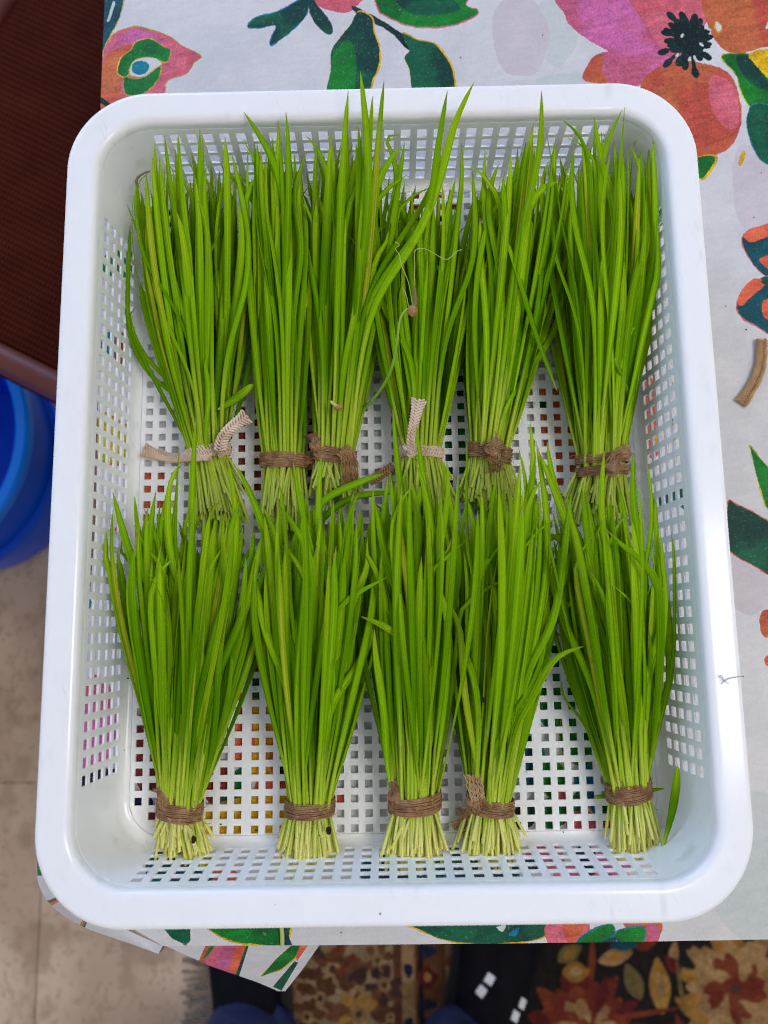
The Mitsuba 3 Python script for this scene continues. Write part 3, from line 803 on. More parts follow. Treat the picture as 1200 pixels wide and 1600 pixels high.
# ------------------------------------------------------------------ the basket
bk = thing('basket', 'shallow white plastic basket with square holes holding the bunches of grass', 'basket')
ZB = .0048                                       # top of the floor
PITCH, GX, GY, SY = .0075, .2018, .1822, .9874
gx = lambda i: (i + GX * ((i >= 8) + 1.4 * (i >= 18) + (i >= 28)) - (35 + 3.4 * GX) / 2) * PITCH
gy = lambda j: (j + GY * (j // 8) - (47 + 5 * GY) / 2) * PITCH * SY
FA, FB, FR = .1383, .1800, .0185
contour = rrect(FA, FB, FR, 0, 20, 0)[:, :2]
h = .0020
cs = m3.CrossSection([contour.tolist()])
holes = []
for i in range(36):
    for j in range(48):
        ci, cj = min(i, 35 - i), min(j, 47 - j)
        if ci + cj < 2 or (ci == 0 and cj < 2):
            continue
        x, y = gx(i), gy(j)
        holes.append([[x - h, y - h], [x + h, y - h], [x + h, y + h], [x - h, y + h]])
fl = to_tri((cs - m3.CrossSection(holes)).extrude(.0014).translate((0, 0, ZB - .0014)))
part(bk, 'bottom', fl, 'white_plastic')
inner = [(FA + .0002, FB + .0002, FR, ZB)]
for t in np.linspace(0, 1, 7)[1:]:
    th = t * math.radians(84)
    inner.append((FA + .0052 * math.sin(th), FB + .0052 * math.sin(th), FR + .005 * math.sin(th), ZB + .0052 * (1 - math.cos(th))))
for z, a, b, r in ((.020, .1441, .1860, .0245), (.034, .1452, .1873, .0255), (.046, .1460, .1883, .0262), (.0535, .1465, .1889, .027)):
    inner.append((a, b, r, z))
outer = [(a + .0011, b + .0011, r + .0011, z) for a, b, r, z in inner[1:]]
outer = [(FA + .0002, FB + .0002, FR, ZB - .0018), (FA + .0025, FB + .0025, FR + .0025, ZB - .0017)] + outer[2:]
prof = [rrect(a, b, r, z, 20, 0) for a, b, r, z in inner] + [rrect(a, b, r, z, 20, 0) for a, b, r, z in outer[::-1]]
wall = to_man(loft(prof, closed_loop=True))
cut = []
zs = [.0130 + .0084 * k for k in range(5)]
for n_, axis in ((28, 0), (35, 1)):
    pitch = .00885 if axis == 0 else .00835
    for i in range(n_):
        u = (i - (n_ - 1) / 2) * pitch
        for z in zs:
            for s in (-1, 1):
                half = (.00255, .012, .0031) if axis == 0 else (.012, .0025, .0028)
                c = (u, s * .187, z) if axis == 0 else (s * .145, u - .002, z)
                cut.append(m3.Manifold.cube([2 * q_ for q_ in half], True).translate(c))
wall = wall - m3.Manifold.batch_boolean(cut, m3.OpType.Add)
part(bk, 'side_wall', to_tri(wall), 'white_plastic', 28)
RO = [(.1470, .1894, .0275, .0515), (.14662, .18902, .02712, .0530), (.14658, .18902, .02708, .0562)]
for t in np.linspace(0, 1, 9):
    th = math.radians(180 - 90 * t)
    RO.append((.1509 + .0040 * math.cos(th), .1931 + .0040 * math.cos(th), .0312 + .0040 * math.cos(th), .0565 + .0038 * math.sin(th)))
RO += [(.1516, .1940, .0320, .06035), (.1530, .1955, .0333, .06045), (.1560, .1987, .0363, .06055), (.1588, .2017, .0388, .06065)]
for t in np.linspace(0, 1, 8):
    th = math.radians(88 - 84 * t)
    RO.append((.1601 + .0032 * math.cos(th), .2031 + .0032 * math.cos(th), .0392 + .003 * math.cos(th), .0576 + .0032 * math.sin(th)))
RO += [(.1637, .2067, .0424, .050), (.1639, .2069, .0426, .0475), (.1625, .2055, .0412, .0470), (.1618, .2048, .0405, .050), (.1600, .2030, .039, .0565), (.1575, .2000, .037, .0586), (.1530, .1950, .033, .0582), (.1490, .1914, .0295, .0560), (.1478, .1902, .0283, .0525)]
part(bk, 'rim', loft([rrect(a, b, r, z, 32, 8) for a, b, r, z in RO], closed_loop=True), 'white_plastic', True)

# ------------------------------------------------------------------ grass bunches
blade_no, row_code = [0], [0]


def blade_mesh(path, width, thick, roll, s, fold=.16):
    path = np.asarray(path); N = len(path)
    t, w, n = frames(path, np.array([0, 0, 1.0]))
    c, sn = np.cos(roll)[:, None], np.sin(roll)[:, None]
    w2, n2 = w * c + n * sn, -w * sn + n * c
    a = np.arange(6) * np.pi / 3
    X = np.cos(a)[None, :] * width[:, None] / 2
    flat = np.clip(1 - thick / np.maximum(width, 1e-9), 0, 1)
    Z = np.sin(a)[None, :] * thick[:, None] / 2 / .866 + fold * flat[:, None] * np.abs(X)
    v = path[:, None] + X[..., None] * w2[:, None] + Z[..., None] * n2[:, None]
    v = v.reshape(-1, 3)
    i, j = np.meshgrid(np.arange(N - 1), np.arange(6), indexing='ij')
    q = np.stack([i * 6 + j, i * 6 + (j + 1) % 6, (i + 1) * 6 + (j + 1) % 6, (i + 1) * 6 + j], -1).reshape(-1, 4)
    f = np.vstack([q[:, [0, 1, 2]], q[:, [0, 2, 3]]])
    v = np.vstack([v, path[0]]); k = np.arange(6)
    f = np.vstack([f, np.stack([np.full(6, N * 6), (k + 1) % 6, k], 1)])
    blade_no[0] += 1
    lat = (np.cos(a) + 1) / 2 * .9 + .05
    uv = np.column_stack([np.repeat(s, 6), np.tile(lat, N) + blade_no[0] + row_code[0]])
    uv = np.vstack([uv, [[s[0], blade_no[0] + row_code[0] + .5]]])
    return trimesh.Trimesh(v, f, process=False), uv


def profile(s, W, stem, s_tip):
    g = np.clip((s - .22) / .42, 0, 1); g = g * g * (3 - 2 * g)
    w = stem + (W - stem) * g
    w = w * np.clip((1.0 - s) / s_tip, 0, 1) ** .45
    th = stem * .92 + (.00032 - stem * .92) * np.clip((s - .10) / .26, 0, 1)
    th = np.minimum(th, np.maximum(w, .0002))
    return np.maximum(w, .00022), th


def fix_floor(p):
    q = p.copy(); q[:, 2] = np.maximum(q[:, 2], ZB + .0012)
    return q


def wall_clear(p):
    """Keeps a path inside the basket's walls while it is below the rim."""
    q = p.copy(); low = q[:, 2] < .0625
    lim_x, lim_y = .1425, .1850
    q[low, 0] = np.clip(q[low, 0], -lim_x, lim_x)
    over = np.clip(q[:, 1] - lim_y, 0, None) * low
    q[:, 1] -= over; q[:, 2] += over * .9
    return q


def make_bunch(sp):
    key = thing('grass_bunch', sp['label'], 'bunch of grass', 'bunches of wheatgrass in the basket')
    r = np.random.default_rng(sp['seed'])
    Tp, Bp, Cp = at(*sp['tie'], sp['zt']), at(*sp['bot'], sp['zb']), at(*sp['tip'], sp['ztip'])
    sc = 3000.0
    Rl = sp['hw'] / sc; Rv = Rl * .78
    ax = Cp - Tp; L = np.linalg.norm(ax); ax /= L
    lat = np.cross(ax, (0, 0, 1)); lat /= np.linalg.norm(lat); upv = np.cross(lat, ax)
    n = int(sp['n'] * 2.0)
    for i in range(n):
        rad = math.sqrt((i + .5) / n); th = i * 2.399963 + r.uniform(-.3, .3)
        u, v = rad * math.cos(th), rad * math.sin(th)
        u, v = float(np.clip(u + r.normal(0, .05), -1, 1)), float(np.clip(v + r.normal(0, .05), -1, 1))
        tie = Tp + lat * u * Rl * .92 + upv * v * Rv * .92
        bot = Bp + lat * (u * .88 * sp['bhw'] / sc + r.normal(0, .0026)) + ax * r.normal(0, .0050) + np.array([0, 0, v * Rv * 1.15])
        bot[2] = max(bot[2], ZB + .0014)
        lf = r.uniform(.82, 1.10) if r.random() < (.72 - .22 * v) else r.uniform(.58, .88)
        Lb = L * lf * (1 - .10 * abs(u))
        tl = (u * .67 + r.normal(0, .24)) * sp['thw'] / sc * (.45 + .55 * lf)
        dz = (.5 * v + r.normal(0, .22)) * sp['zspread'] * 1.2 * lf
        tip = Tp + ax * Lb + lat * tl + np.array([0, 0, dz])
        m0 = ax * Lb * .95 + lat * (tl * .98) + np.array([0, 0, dz * 1.1])
        m1 = ax * Lb * r.uniform(.8, 1.0) + lat * (tl * r.uniform(-.4, .8) + r.normal(0, .009)) + np.array([0, 0, r.normal(-.006, .012)])
        tt = np.linspace(0, 1, 16)[1:, None]
        H = (2 * tt ** 3 - 3 * tt ** 2 + 1) * tie + (tt ** 3 - 2 * tt ** 2 + tt) * m0 + (-2 * tt ** 3 + 3 * tt ** 2) * tip + (tt ** 3 - tt ** 2) * m1
        st = np.linspace(0, 1, 4)[:, None]
        if r.random() < .22:                     # a bent, wispy tip
            kk = np.clip((tt - r.uniform(.68, .86)) / .25, 0, 1) ** 1.6
            H = H + kk * (lat * r.normal(0, .012) + np.array([0, 0, r.normal(-.002, .007)]) - ax * abs(r.normal(0, .006)))
        H = H + lat * (np.sin(tt * r.uniform(3, 7) + r.uniform(0, 6)) * tt * r.normal(0, .0011))
        P = np.vstack([bot * (1 - st) + tie * st, H])
        P = wall_clear(fix_floor(P))
        dd = np.r_[0, np.cumsum(np.linalg.norm(np.diff(P, axis=0), axis=1))]; s = dd / dd[-1]
        W = float(np.clip(r.normal(.0032, .0008), .0019, .0056)); stem = r.uniform(.0013, .0018)
        w, th_ = profile(s, W, stem, r.uniform(.09, .22))
        roll = r.normal(0, .45) + r.normal(0, .5) * (s - .3)
        m, uv = blade_mesh(P, w, th_, roll, s)
        part(key, 'blade', m, 'grass', True, uv=uv)
    for hero in sp.get('heroes', []):
        pts, W = hero[0], hero[1]; s0 = hero[2] if len(hero) > 2 else .12
        q3 = [at(*p) for p in pts]
        if len(hero) == 2:                       # rises from the tie, on top of the bunch
            k0 = float(np.clip((q3[0] - Tp) @ lat / Rl * .5, -.8, .8))
            t0 = Tp + lat * k0 * Rl + upv * Rv * math.sqrt(1 - k0 * k0) * .9
            q3 = [t0 - ax * .004, t0 + (q3[0] - t0) * .12 + np.array([0, 0, .001])] + q3
        P = spline(q3, 22); P = fix_floor(P)
        dd = np.r_[0, np.cumsum(np.linalg.norm(np.diff(P, axis=0), axis=1))]; s = s0 + (1 - s0) * dd / dd[-1]
        w, th_ = profile(s, W * .74e-3, .0020, .16)
        if len(hero) > 2:
            w = w * np.clip((s - s0) / .12 + .15, 0, 1) ** .7
        m, uv = blade_mesh(P, w, th_, r.normal(0, .3) + r.normal(0, .4) * (s - s0), s)
        part(key, 'blade', m, 'grass', True, uv=uv)
    return key, Tp, ax, lat, upv, Rl, Rv


def ribbon(path, hint, width, thick=.0010, style='fibre', n=9, seed=0, fray=(0, 0), closed=False, widths=None):
    """A flat cord: parallel fibres, or a plait of strands."""
    r = np.random.default_rng(seed); path = np.asarray(path, float); N = len(path)
    t, w, nn = frames(path, hint)
    if closed:
        t = np.roll(path, -1, 0) - np.roll(path, 1, 0); t /= np.linalg.norm(t, axis=1, keepdims=True)
        w = np.cross(t, np.broadcast_to(hint, path.shape)); w /= np.linalg.norm(w, axis=1, keepdims=True); nn = np.cross(w, t)
    dd = np.r_[0, np.cumsum(np.linalg.norm(np.diff(path, axis=0), axis=1))]; f = dd / dd[-1]
    wd = width * (np.ones(N) if widths is None else np.interp(f, np.linspace(0, 1, len(widths)), widths))
    out = []
    if style == 'fibre':
        for k in range(n):
            o = (k + .5) / n - .5
            ph = r.uniform(0, 6.28, 3)
            wob = (.05 * np.sin(f * 9 + ph[0]) + .03 * np.sin(f * 23 + ph[1])) if not closed else .04 * np.sin(f * 6.283 * 2 + ph[0])
            spread = 1 + fray[1] * np.clip((f - .75) / .25, 0, 1) ** 1.5 + fray[0] * np.clip((.25 - f) / .25, 0, 1) ** 1.5
            off = (o + wob) * wd * spread
            hgt = thick * (.5 * np.cos(o * 2.6) + .22 * np.sin(f * 6.283 * 3 + ph[2]))
            p = path + w * off[:, None] + nn * hgt[:, None]
            m0, m1 = 0, N
            if not closed:
                m1 = N - int(r.integers(0, 3)) if fray[1] else N
            p = p[m0:m1]
            if closed:
                p = np.vstack([p, p[:2]])
            out.append(tube(p, width / n * .70 * r.uniform(.8, 1.15), 5, not closed, hint=(.31, .17, 1)))
    else:
        turns = dd[-1] / .0085
        for k in range(n):
            ph = 2 * np.pi * k / n + f * turns * 2 * np.pi
            off = .42 * wd * np.sin(ph) * (1 + fray[1] * np.clip((f - .8) / .2, 0, 1) * 1.2)
            hgt = thick * .8 * np.sin(2 * ph)
            p = path + w * off[:, None] + nn * hgt[:, None]
            for q_ in (-1, 1):
                e = p + w * (q_ * width * .05) + nn * (.0002 * q_)
                out.append(tube(np.vstack([e, e[:2]]) if closed else e, width * .080, 5, not closed, hint=(.31, .17, 1)))
    return join(out)


def wrap_path(Tp, ax, lat, upv, a, b, shift=0.0, tilt=0.0, n=64):
    th = np.linspace(0, 2 * np.pi, n, endpoint=False)
    c = np.cos(th)[:, None]; s = np.sin(th)[:, None]
    p = Tp + ax * shift + lat * a * c + upv * b * s + ax * tilt * c
    p[:, 2] = np.maximum(p[:, 2], ZB + .0011)
    return p, lat * c / a * .01 + upv * s / b * .01


def make_tie(key, geo, sp):
    _, Tp, ax, lat, upv, Rl, Rv = geo
    tm = sp['tie_style']; mat = tm['mat']; st = tm.get('style', 'fibre'); n = 16 if st == 'fibre' else 5
    pieces = []
    for sh, tl in tm.get('wraps', [(0, 0)]):
        p, h_ = wrap_path(Tp, ax, lat, upv, Rl + .0011, Rv + .0012, sh, tl)
        wd = tm.get('w', .0078)
        pieces.append(ribbon(p, h_, wd, .0006 if st == 'fibre' else .0009, st, n, sp['seed'], closed=True))
        if st == 'fibre':
            base = []
            for o in (-.5, .5):
                base.append(p + ax * o * wd * .92)
            q0, q1 = base; inn = lambda q_: Tp + (q_ - Tp)
            rad = (p - Tp) - np.outer((p - Tp) @ ax, ax); rad /= np.linalg.norm(rad, axis=1, keepdims=True)
            pieces.append(loft(np.stack([q0 - rad * .0003, q1 - rad * .0003, q1 - rad * .0009, q0 - rad * .0009]), closed_loop=True))
    rh = np.random.default_rng(sp['seed'] + 500)
    for _ in range(9):                           # loose hairs
        a_ = p[int(rh.integers(0, 30))]; dv = lat * rh.normal(0, 1) + upv * abs(rh.normal(.5, .4)) + ax * rh.normal(0, 1.2); dv /= np.linalg.norm(dv)
        l_ = rh.uniform(.003, .008)
        hp_ = spline([a_, a_ + dv * l_ * .5 + rh.normal(0, .0008, 3), a_ + dv * l_ + rh.normal(0, .0016, 3)], 8); hp_[:, 2] = np.maximum(hp_[:, 2], ZB + .001)
        pieces.append(tube(hp_, .00013, 4))
    tk = part(key, 'tie', join(pieces), mat, True, label=tm['label'])
    for kx, ky, kz, ks in tm.get('knots', []):
        c = at(kx, ky, kz)
        rk = np.random.default_rng(int(kx)); t_ = np.linspace(0, 2 * np.pi, 40)
        knot = np.stack([np.sin(t_) + .9 * np.sin(2 * t_), np.cos(t_) - .9 * np.cos(2 * t_), -.8 * np.sin(3 * t_)], 1) * ks * .40
        rm = trimesh.transformations.random_rotation_matrix(rk.random(3))[:3, :3]
        knot = knot * np.array([1, 1, .7])
        pieces_k = [ribbon(c + knot, (0, 0, 1.0), ks * .95, .0009, 'fibre', 8, int(ky)), ]
        core = trimesh.creation.icosphere(3, ks * .55); core.apply_scale((1, 1.1, .75)); core.apply_translation(c)
        core.vertices += core.vertex_normals * (meshkit.noise(core.vertices * 900, 3)[:, None] - .5) * .0012
        part(tk, 'knot', join(pieces_k + [core]), mat, True)
    for tail in tm.get('tails', []):
        pts = tail['p']; p = spline([at(*q_) for q_ in pts], 34)
        p[:, 2] = np.maximum(p[:, 2], ZB + .0014)
        part(tk, 'loose_end', ribbon(p, (0, 0, 1.0), tail.get('w', .007), .0009, tail.get('style', st), n, int(pts[0][0]), fray=(0, tail.get('fray', .5)), widths=tail.get('ws')), tail.get('mat', mat), True)


BROWN = {'mat': 'brown_twine'}
ZT = .0165


def T_(label, **kw):
    return {'mat': 'brown_twine', 'label': label, **kw}


BUNCHES = [
    dict(label='wheatgrass bunch in the upper left corner tied with a pale braided cord', seed=101, tie=(325, 708), hw=31, bot=(342, 800), bhw=48, tip=(298, 262), thw=112, zt=.019, zb=.016, ztip=.036, zspread=.036, n=112,
         tie_style=T_('pale beige braided cord', mat='beige_twine', style='braid', w=.0068, wraps=[(0, .0015)], knots=[(346, 703, .032, .0034)],
                      tails=[dict(p=[(330, 712, .032), (300, 714, .026), (265, 715, .014), (224, 703, .011)], w=.0058), dict(p=[(344, 704, .034), (346, 690, .036), (362, 668, .037), (386, 650, .036)], w=.0064)]),
         heroes=[([(300, 560, .045), (285, 420, .05), (268, 300, .05), (257, 212, .052)], 4.2), ([(305, 520, .046), (295, 400, .052), (284, 290, .055), (278, 208, .056)], 4.6), ([(330, 520, .046), (326, 400, .05), (319, 300, .05), (322, 260, .05)], 4.8),
                 ([(300, 600, .04), (250, 480, .04), (215, 360, .04), (198, 320, .04)], 4.0), ([(300, 640, .02), (230, 560, .016), (202, 500, .018), (196, 452, .02)], 3.6), ([(305, 650, .02), (240, 590, .012), (208, 540, .012), (200, 500, .014), (212, 480, .018)], 3.2), ([(290, 500, .045), (262, 400, .045), (255, 320, .046), (245, 285, .046)], 4.4),
                 ([(322, 680, .034), (325, 600, .042), (322, 565, .044), (326, 555, .045)], 3.4), ([(340, 640, .035), (372, 620, .03), (396, 600, .03)], 6, .3), ([(355, 560, .045), (385, 440, .05), (382, 330, .05), (362, 240, .052)], 4.6), ([(290, 520, .045), (225, 400, .045), (212, 330, .045), (214, 290, .047), (234, 268, .05)], 2.6)]),
    dict(label='narrow wheatgrass bunch, second from left in the back row, with smooth brown tie', seed=102, tie=(443, 720), hw=34, bot=(440, 808), bhw=38, tip=(430, 262), thw=58, zt=.019, zb=.016, ztip=.037, zspread=.034, n=100,
         tie_style=T_('smooth brown tie', wraps=[(0, -.0006)], tails=[dict(p=[(474, 722, .022), (484, 718, .020), (494, 716, .018)], w=.005)]),
         heroes=[([(450, 520, .045), (450, 380, .052), (430, 260, .056), (381, 175, .062)], 5.5), ([(430, 500, .046), (408, 380, .05), (400, 290, .05), (398, 222, .052)], 4.6), ([(460, 480, .046), (470, 380, .05), (462, 300, .05), (480, 236, .05)], 5),
                 ([(440, 500, .047), (425, 380, .052), (412, 310, .053), (405, 285, .053)], 4.6), ([(470, 520, .045), (478, 380, .048), (472, 320, .048), (455, 285, .047)], 4.6)]),
    dict(label='tall wheatgrass bunch at the back whose tips reach over the rim, with pale stems', seed=103, tie=(522, 712), hw=32, bot=(524, 762), bhw=38, tip=(553, 250), thw=82, zt=.019, zb=.016, ztip=.040, zspread=.038, n=112,
         tie_style=T_('brown tie with frayed end', wraps=[(0, -.0008)], knots=[(497, 700, .026, .0042)], tails=[dict(p=[(535, 702, .033), (543, 712, .033), (547, 735, .029), (546, 760, .024)], w=.0082, fray=.4), dict(p=[(500, 704, .026), (490, 716, .020), (480, 722, .014)], w=.006), dict(p=[(500, 697, .027), (494, 686, .026), (490, 676, .025)], w=.006, fray=.8)]),
         heroes=[([(562, 440, .055), (575, 320, .066), (572, 200, .074), (563, 112, .080)], 5.6), ([(575, 420, .054), (585, 300, .064), (592, 210, .072), (600, 126, .078)], 4.4), ([(560, 430, .056), (568, 320, .064), (578, 220, .070), (582, 150, .074)], 5.2), ([(535, 430, .05), (520, 320, .052), (500, 240, .053), (478, 212, .053)], 4.8),
                 ([(560, 470, .052), (560, 330, .06), (562, 250, .063), (560, 198, .064)], 5), ([(600, 430, .048), (620, 300, .05), (612, 240, .052), (605, 215, .053), (625, 210, .053)], 4.6), ([(575, 470, .05), (635, 360, .052), (670, 300, .054), (690, 240, .056)], 4.4), ([(585, 480, .05), (645, 380, .058), (690, 270, .066), (712, 190, .072), (741, 128, .078)], 5.6),
                 ([(580, 470, .05), (660, 350, .06), (682, 250, .068), (699, 142, .075)], 5.0), ([(540, 560, .044), (552, 500, .05), (556, 455, .052)], 4.4), ([(500, 500, .046), (478, 380, .046), (472, 300, .047)], 4.6)]),
    dict(label='wheatgrass bunch in the back row tied with a pale frayed braid pointing up', seed=104, tie=(658, 708), hw=31, bot=(664, 785), bhw=44, tip=(668, 318), thw=98, zt=.019, zb=.016, ztip=.032, zspread=.034, n=104,
         tie_style=T_('pale pinkish braided cord', mat='beige_twine', style='braid', w=.0058, wraps=[(0, 0)], knots=[(642, 702, .033, .0036)], tails=[dict(p=[(643, 704, .034), (642, 688, .037), (646, 665, .038), (655, 624, .037)], w=.0058, ws=[.6, .7, 1.0, 1.25], fray=.3)]),
         heroes=[([(690, 480, .045), (712, 360, .048), (722, 270, .048), (721, 225, .05)], 4.6), ([(650, 480, .045), (640, 400, .046), (640, 340, .047), (650, 290, .048)], 4.8), ([(700, 520, .045), (735, 420, .047), (742, 330, .047), (738, 268, .048)], 4.4), ([(675, 560, .045), (690, 420, .05), (700, 330, .05), (712, 280, .05)], 5),
                 ([(640, 560, .04), (600, 480, .04), (588, 420, .04), (600, 360, .042)], 5), ([(665, 520, .047), (668, 420, .049), (672, 330, .05)], 4.6)]),
    dict(label='wheatgrass bunch, second from right in the back row, with a bulky brown knot', seed=105, tie=(765, 708), hw=32, bot=(765, 778), bhw=42, tip=(808, 282), thw=86, zt=.019, zb=.016, ztip=.036, zspread=.036, n=112,
         tie_style=T_('brown tie with a bulky knot', w=.0082, wraps=[(0, -.001)], knots=[(773, 706, .034, .0048)], tails=[dict(p=[(770, 710, .035), (774, 722, .033), (775, 737, .029)], w=.007, fray=.8), dict(p=[(768, 704, .035), (776, 694, .036), (784, 688, .036)], w=.0075, fray=1.0)]),
         heroes=[([(800, 460, .052), (818, 350, .062), (842, 240, .072), (846, 142, .080)], 4.6), ([(805, 470, .05), (808, 360, .054), (820, 270, .057), (834, 192, .06)], 5.2), ([(770, 460, .046), (760, 360, .048), (756, 290, .05), (758, 235, .05)], 3.8), ([(785, 470, .048), (770, 370, .05), (765, 300, .05), (780, 255, .05)], 4.6),
                 ([(790, 640, .035), (840, 560, .03), (872, 500, .03), (880, 440, .03)], 5.0), ([(760, 520, .045), (752, 410, .047), (750, 340, .047)], 5), ([(840, 480, .048), (850, 380, .05), (862, 300, .05), (868, 215, .052)], 4.6), ([(870, 610, .035), (830, 500, .052), (800, 400, .056), (780, 350, .056)], 4.0, .3)]),
    dict(label='wheatgrass bunch in the upper right corner with a doubled brown tie', seed=106, tie=(940, 728), hw=38, bot=(932, 795), bhw=52, tip=(945, 250), thw=108, zt=.020, zb=.016, ztip=.037, zspread=.038, n=116,
         tie_style=T_('doubled narrow brown tie', w=.0048, wraps=[(-.0030, .0012), (.0036, .0008)], knots=[(956, 730, .036, .0042)], tails=[dict(p=[(950, 736, .036), (958, 722, .037), (970, 708, .034), (986, 704, .030)], w=.0062, fray=.3)]),
         heroes=[([(940, 460, .05), (960, 350, .058), (940, 250, .062), (928, 182, .066)], 5.4), ([(945, 440, .05), (938, 320, .058), (944, 240, .063), (972, 172, .070)], 4.4), ([(985, 470, .047), (1004, 380, .048), (1005, 300, .048), (1000, 235, .05)], 4.8), ([(900, 460, .05), (880, 360, .054), (868, 290, .056), (852, 200, .06)], 5.2),
                 ([(935, 440, .052), (925, 330, .058), (910, 220, .062), (880, 188, .064)], 3.8), ([(930, 440, .052), (930, 320, .058), (922, 240, .06), (886, 215, .06)], 3.8), ([(975, 540, .042), (1010, 470, .040), (1028, 420, .040), (1032, 392, .041)], 4.6), ([(990, 470, .047), (1012, 370, .047), (1004, 280, .048), (985, 225, .05)], 4.4),
                 ([(900, 500, .05), (868, 400, .052), (862, 320, .053), (856, 262, .055)], 5.4), ([(960, 560, .046), (985, 640, .03), (976, 690, .026)], 3.6, .3), ([(925, 470, .052), (900, 360, .058), (893, 280, .06), (897, 232, .061)], 5.2)]),
    dict(label='wheatgrass bunch in the lower left corner with its brown tie end pointing up', seed=107, tie=(281, 1262), hw=31, bot=(284, 1318), bhw=41, tip=(303, 800), thw=122, zt=.0185, zb=.016, ztip=.044, zspread=.036, n=108,
         tie_style=T_('brown tie with upturned end', w=.0088, wraps=[(0, -.0006)], knots=[(261, 1262, .026, .0036)], tails=[dict(p=[(264, 1258, .027), (259, 1246, .028), (252, 1226, .027)], w=.0075, fray=.5)]),
         heroes=[([(270, 1020, .042), (225, 920, .044), (195, 840, .046), (176, 768, .047)], 5.6), ([(270, 1100, .035), (235, 1060, .03), (205, 1000, .03), (181, 957, .03)], 3.8), ([(255, 960, .046), (225, 900, .048), (216, 840, .05), (210, 775, .05)], 4.8), ([(290, 960, .048), (270, 880, .05), (262, 800, .052), (272, 740, .053), (285, 725, .053)], 5.6),
                 ([(300, 960, .05), (300, 860, .053), (300, 780, .055), (306, 655, .057)], 4.6), ([(262, 960, .047), (250, 880, .048), (252, 820, .05), (258, 777, .05)], 4.8), ([(310, 1100, .046), (330, 1010, .052), (345, 950, .054), (354, 926, .054)], 5), ([(330, 1080, .042), (372, 980, .046), (396, 900, .048), (412, 830, .05)], 6),
                 ([(300, 980, .05), (278, 880, .052), (276, 790, .053), (280, 700, .054)], 5), ([(345, 980, .046), (365, 880, .048), (368, 800, .05), (355, 715, .05)], 4.6), ([(330, 1000, .046), (345, 900, .048), (360, 830, .05), (375, 780, .05)], 5.2), ([(245, 1010, .044), (225, 960, .044), (218, 880, .045), (232, 790, .047)], 4.4)]),
    dict(label='wheatgrass bunch, second from left in the front row, with an even brown band', seed=108, tie=(484, 1258), hw=34, bot=(480, 1334), bhw=46, tip=(500, 800), thw=108, zt=.0185, zb=.016, ztip=.044, zspread=.036, n=112,
         tie_style=T_('even brown band', w=.0078, wraps=[(0, .0008)]),
         heroes=[([(460, 1060, .045), (440, 940, .05), (410, 820, .053), (372, 730, .055)], 6), ([(450, 1080, .042), (420, 1000, .045), (405, 940, .046), (395, 890, .046)], 5.6), ([(510, 1000, .047), (490, 880, .052), (470, 790, .054), (458, 722, .055)], 5.4), ([(530, 1000, .047), (560, 920, .05), (574, 880, .05), (572, 850, .05)], 6),
                 ([(520, 960, .048), (502, 860, .052), (498, 790, .053), (502, 712, .053)], 5), ([(560, 1050, .045), (580, 960, .046), (586, 900, .047), (584, 790, .048)], 5), ([(515, 980, .048), (530, 880, .05), (548, 800, .05), (560, 770, .05)], 5.4), ([(450, 980, .047), (440, 900, .049), (430, 840, .05), (410, 790, .05)], 5),
                 ([(480, 860, .04), (500, 790, .042), (535, 765, .042), (600, 740, .04)], 5.4, .3), ([(470, 870, .04), (510, 805, .04), (560, 775, .04), (625, 770, .038)], 4.6, .3), ([(520, 1100, .042), (565, 1030, .042), (580, 980, .042), (585, 930, .042)], 5.4)]),
    dict(label='wheatgrass bunch at the middle of the front row with knot and end at left', seed=109, tie=(648, 1250), hw=36, bot=(646, 1334), bhw=46, tip=(648, 770), thw=88, zt=.0185, zb=.016, ztip=.045, zspread=.036, n=116,
         tie_style=T_('brown tie with knot at left', w=.0090, wraps=[(0, .0012)], knots=[(619, 1247, .026, .0040), (618, 1262, .024, .0034)], tails=[dict(p=[(624, 1246, .027), (618, 1232, .027), (608, 1212, .025)], w=.0038, fray=.3)]),
         heroes=[([(650, 960, .048), (640, 860, .053), (625, 760, .056), (614, 640, .058)], 4.8), ([(670, 940, .05), (690, 880, .054), (704, 848, .055), (705, 842, .055)], 5), ([(630, 960, .049), (605, 880, .052), (590, 810, .053), (582, 775, .053)], 5.2), ([(665, 940, .05), (672, 860, .053), (665, 780, .055), (650, 665, .057)], 4.6),
                 ([(640, 940, .05), (628, 860, .053), (622, 790, .055), (636, 730, .056)], 5.6), ([(700, 980, .046), (715, 900, .047), (710, 830, .048), (690, 720, .05)], 5.4), ([(675, 940, .05), (690, 840, .053), (700, 760, .054), (698, 720, .054)], 4.8), ([(650, 930, .05), (648, 850, .053), (655, 780, .055), (668, 735, .055)], 5.2), ([(610, 960, .048), (592, 880, .049), (600, 800, .051), (606, 745, .052)], 5.2)]),
    dict(label='wheatgrass bunch in the front row tied with a frayed brown twine at left', seed=110, tie=(766, 1255), hw=32, bot=(765, 1330), bhw=48, tip=(806, 772), thw=104, zt=.0185, zb=.016, ztip=.044, zspread=.036, n=106,
         tie_style=T_('frayed brown twine', w=.0080, wraps=[(0, -.0008)], knots=[(744, 1254, .029, .0042)], tails=[dict(p=[(746, 1256, .030), (736, 1270, .022), (724, 1288, .014), (714, 1298, .011)], w=.0075, fray=.5), dict(p=[(748, 1250, .031), (744, 1236, .031), (738, 1208, .029)], w=.0075, fray=.5, mat='tan_twine'), dict(p=[(742, 1250, .029), (732, 1262, .024), (722, 1268, .018), (714, 1262, .014)], w=.0022)]),
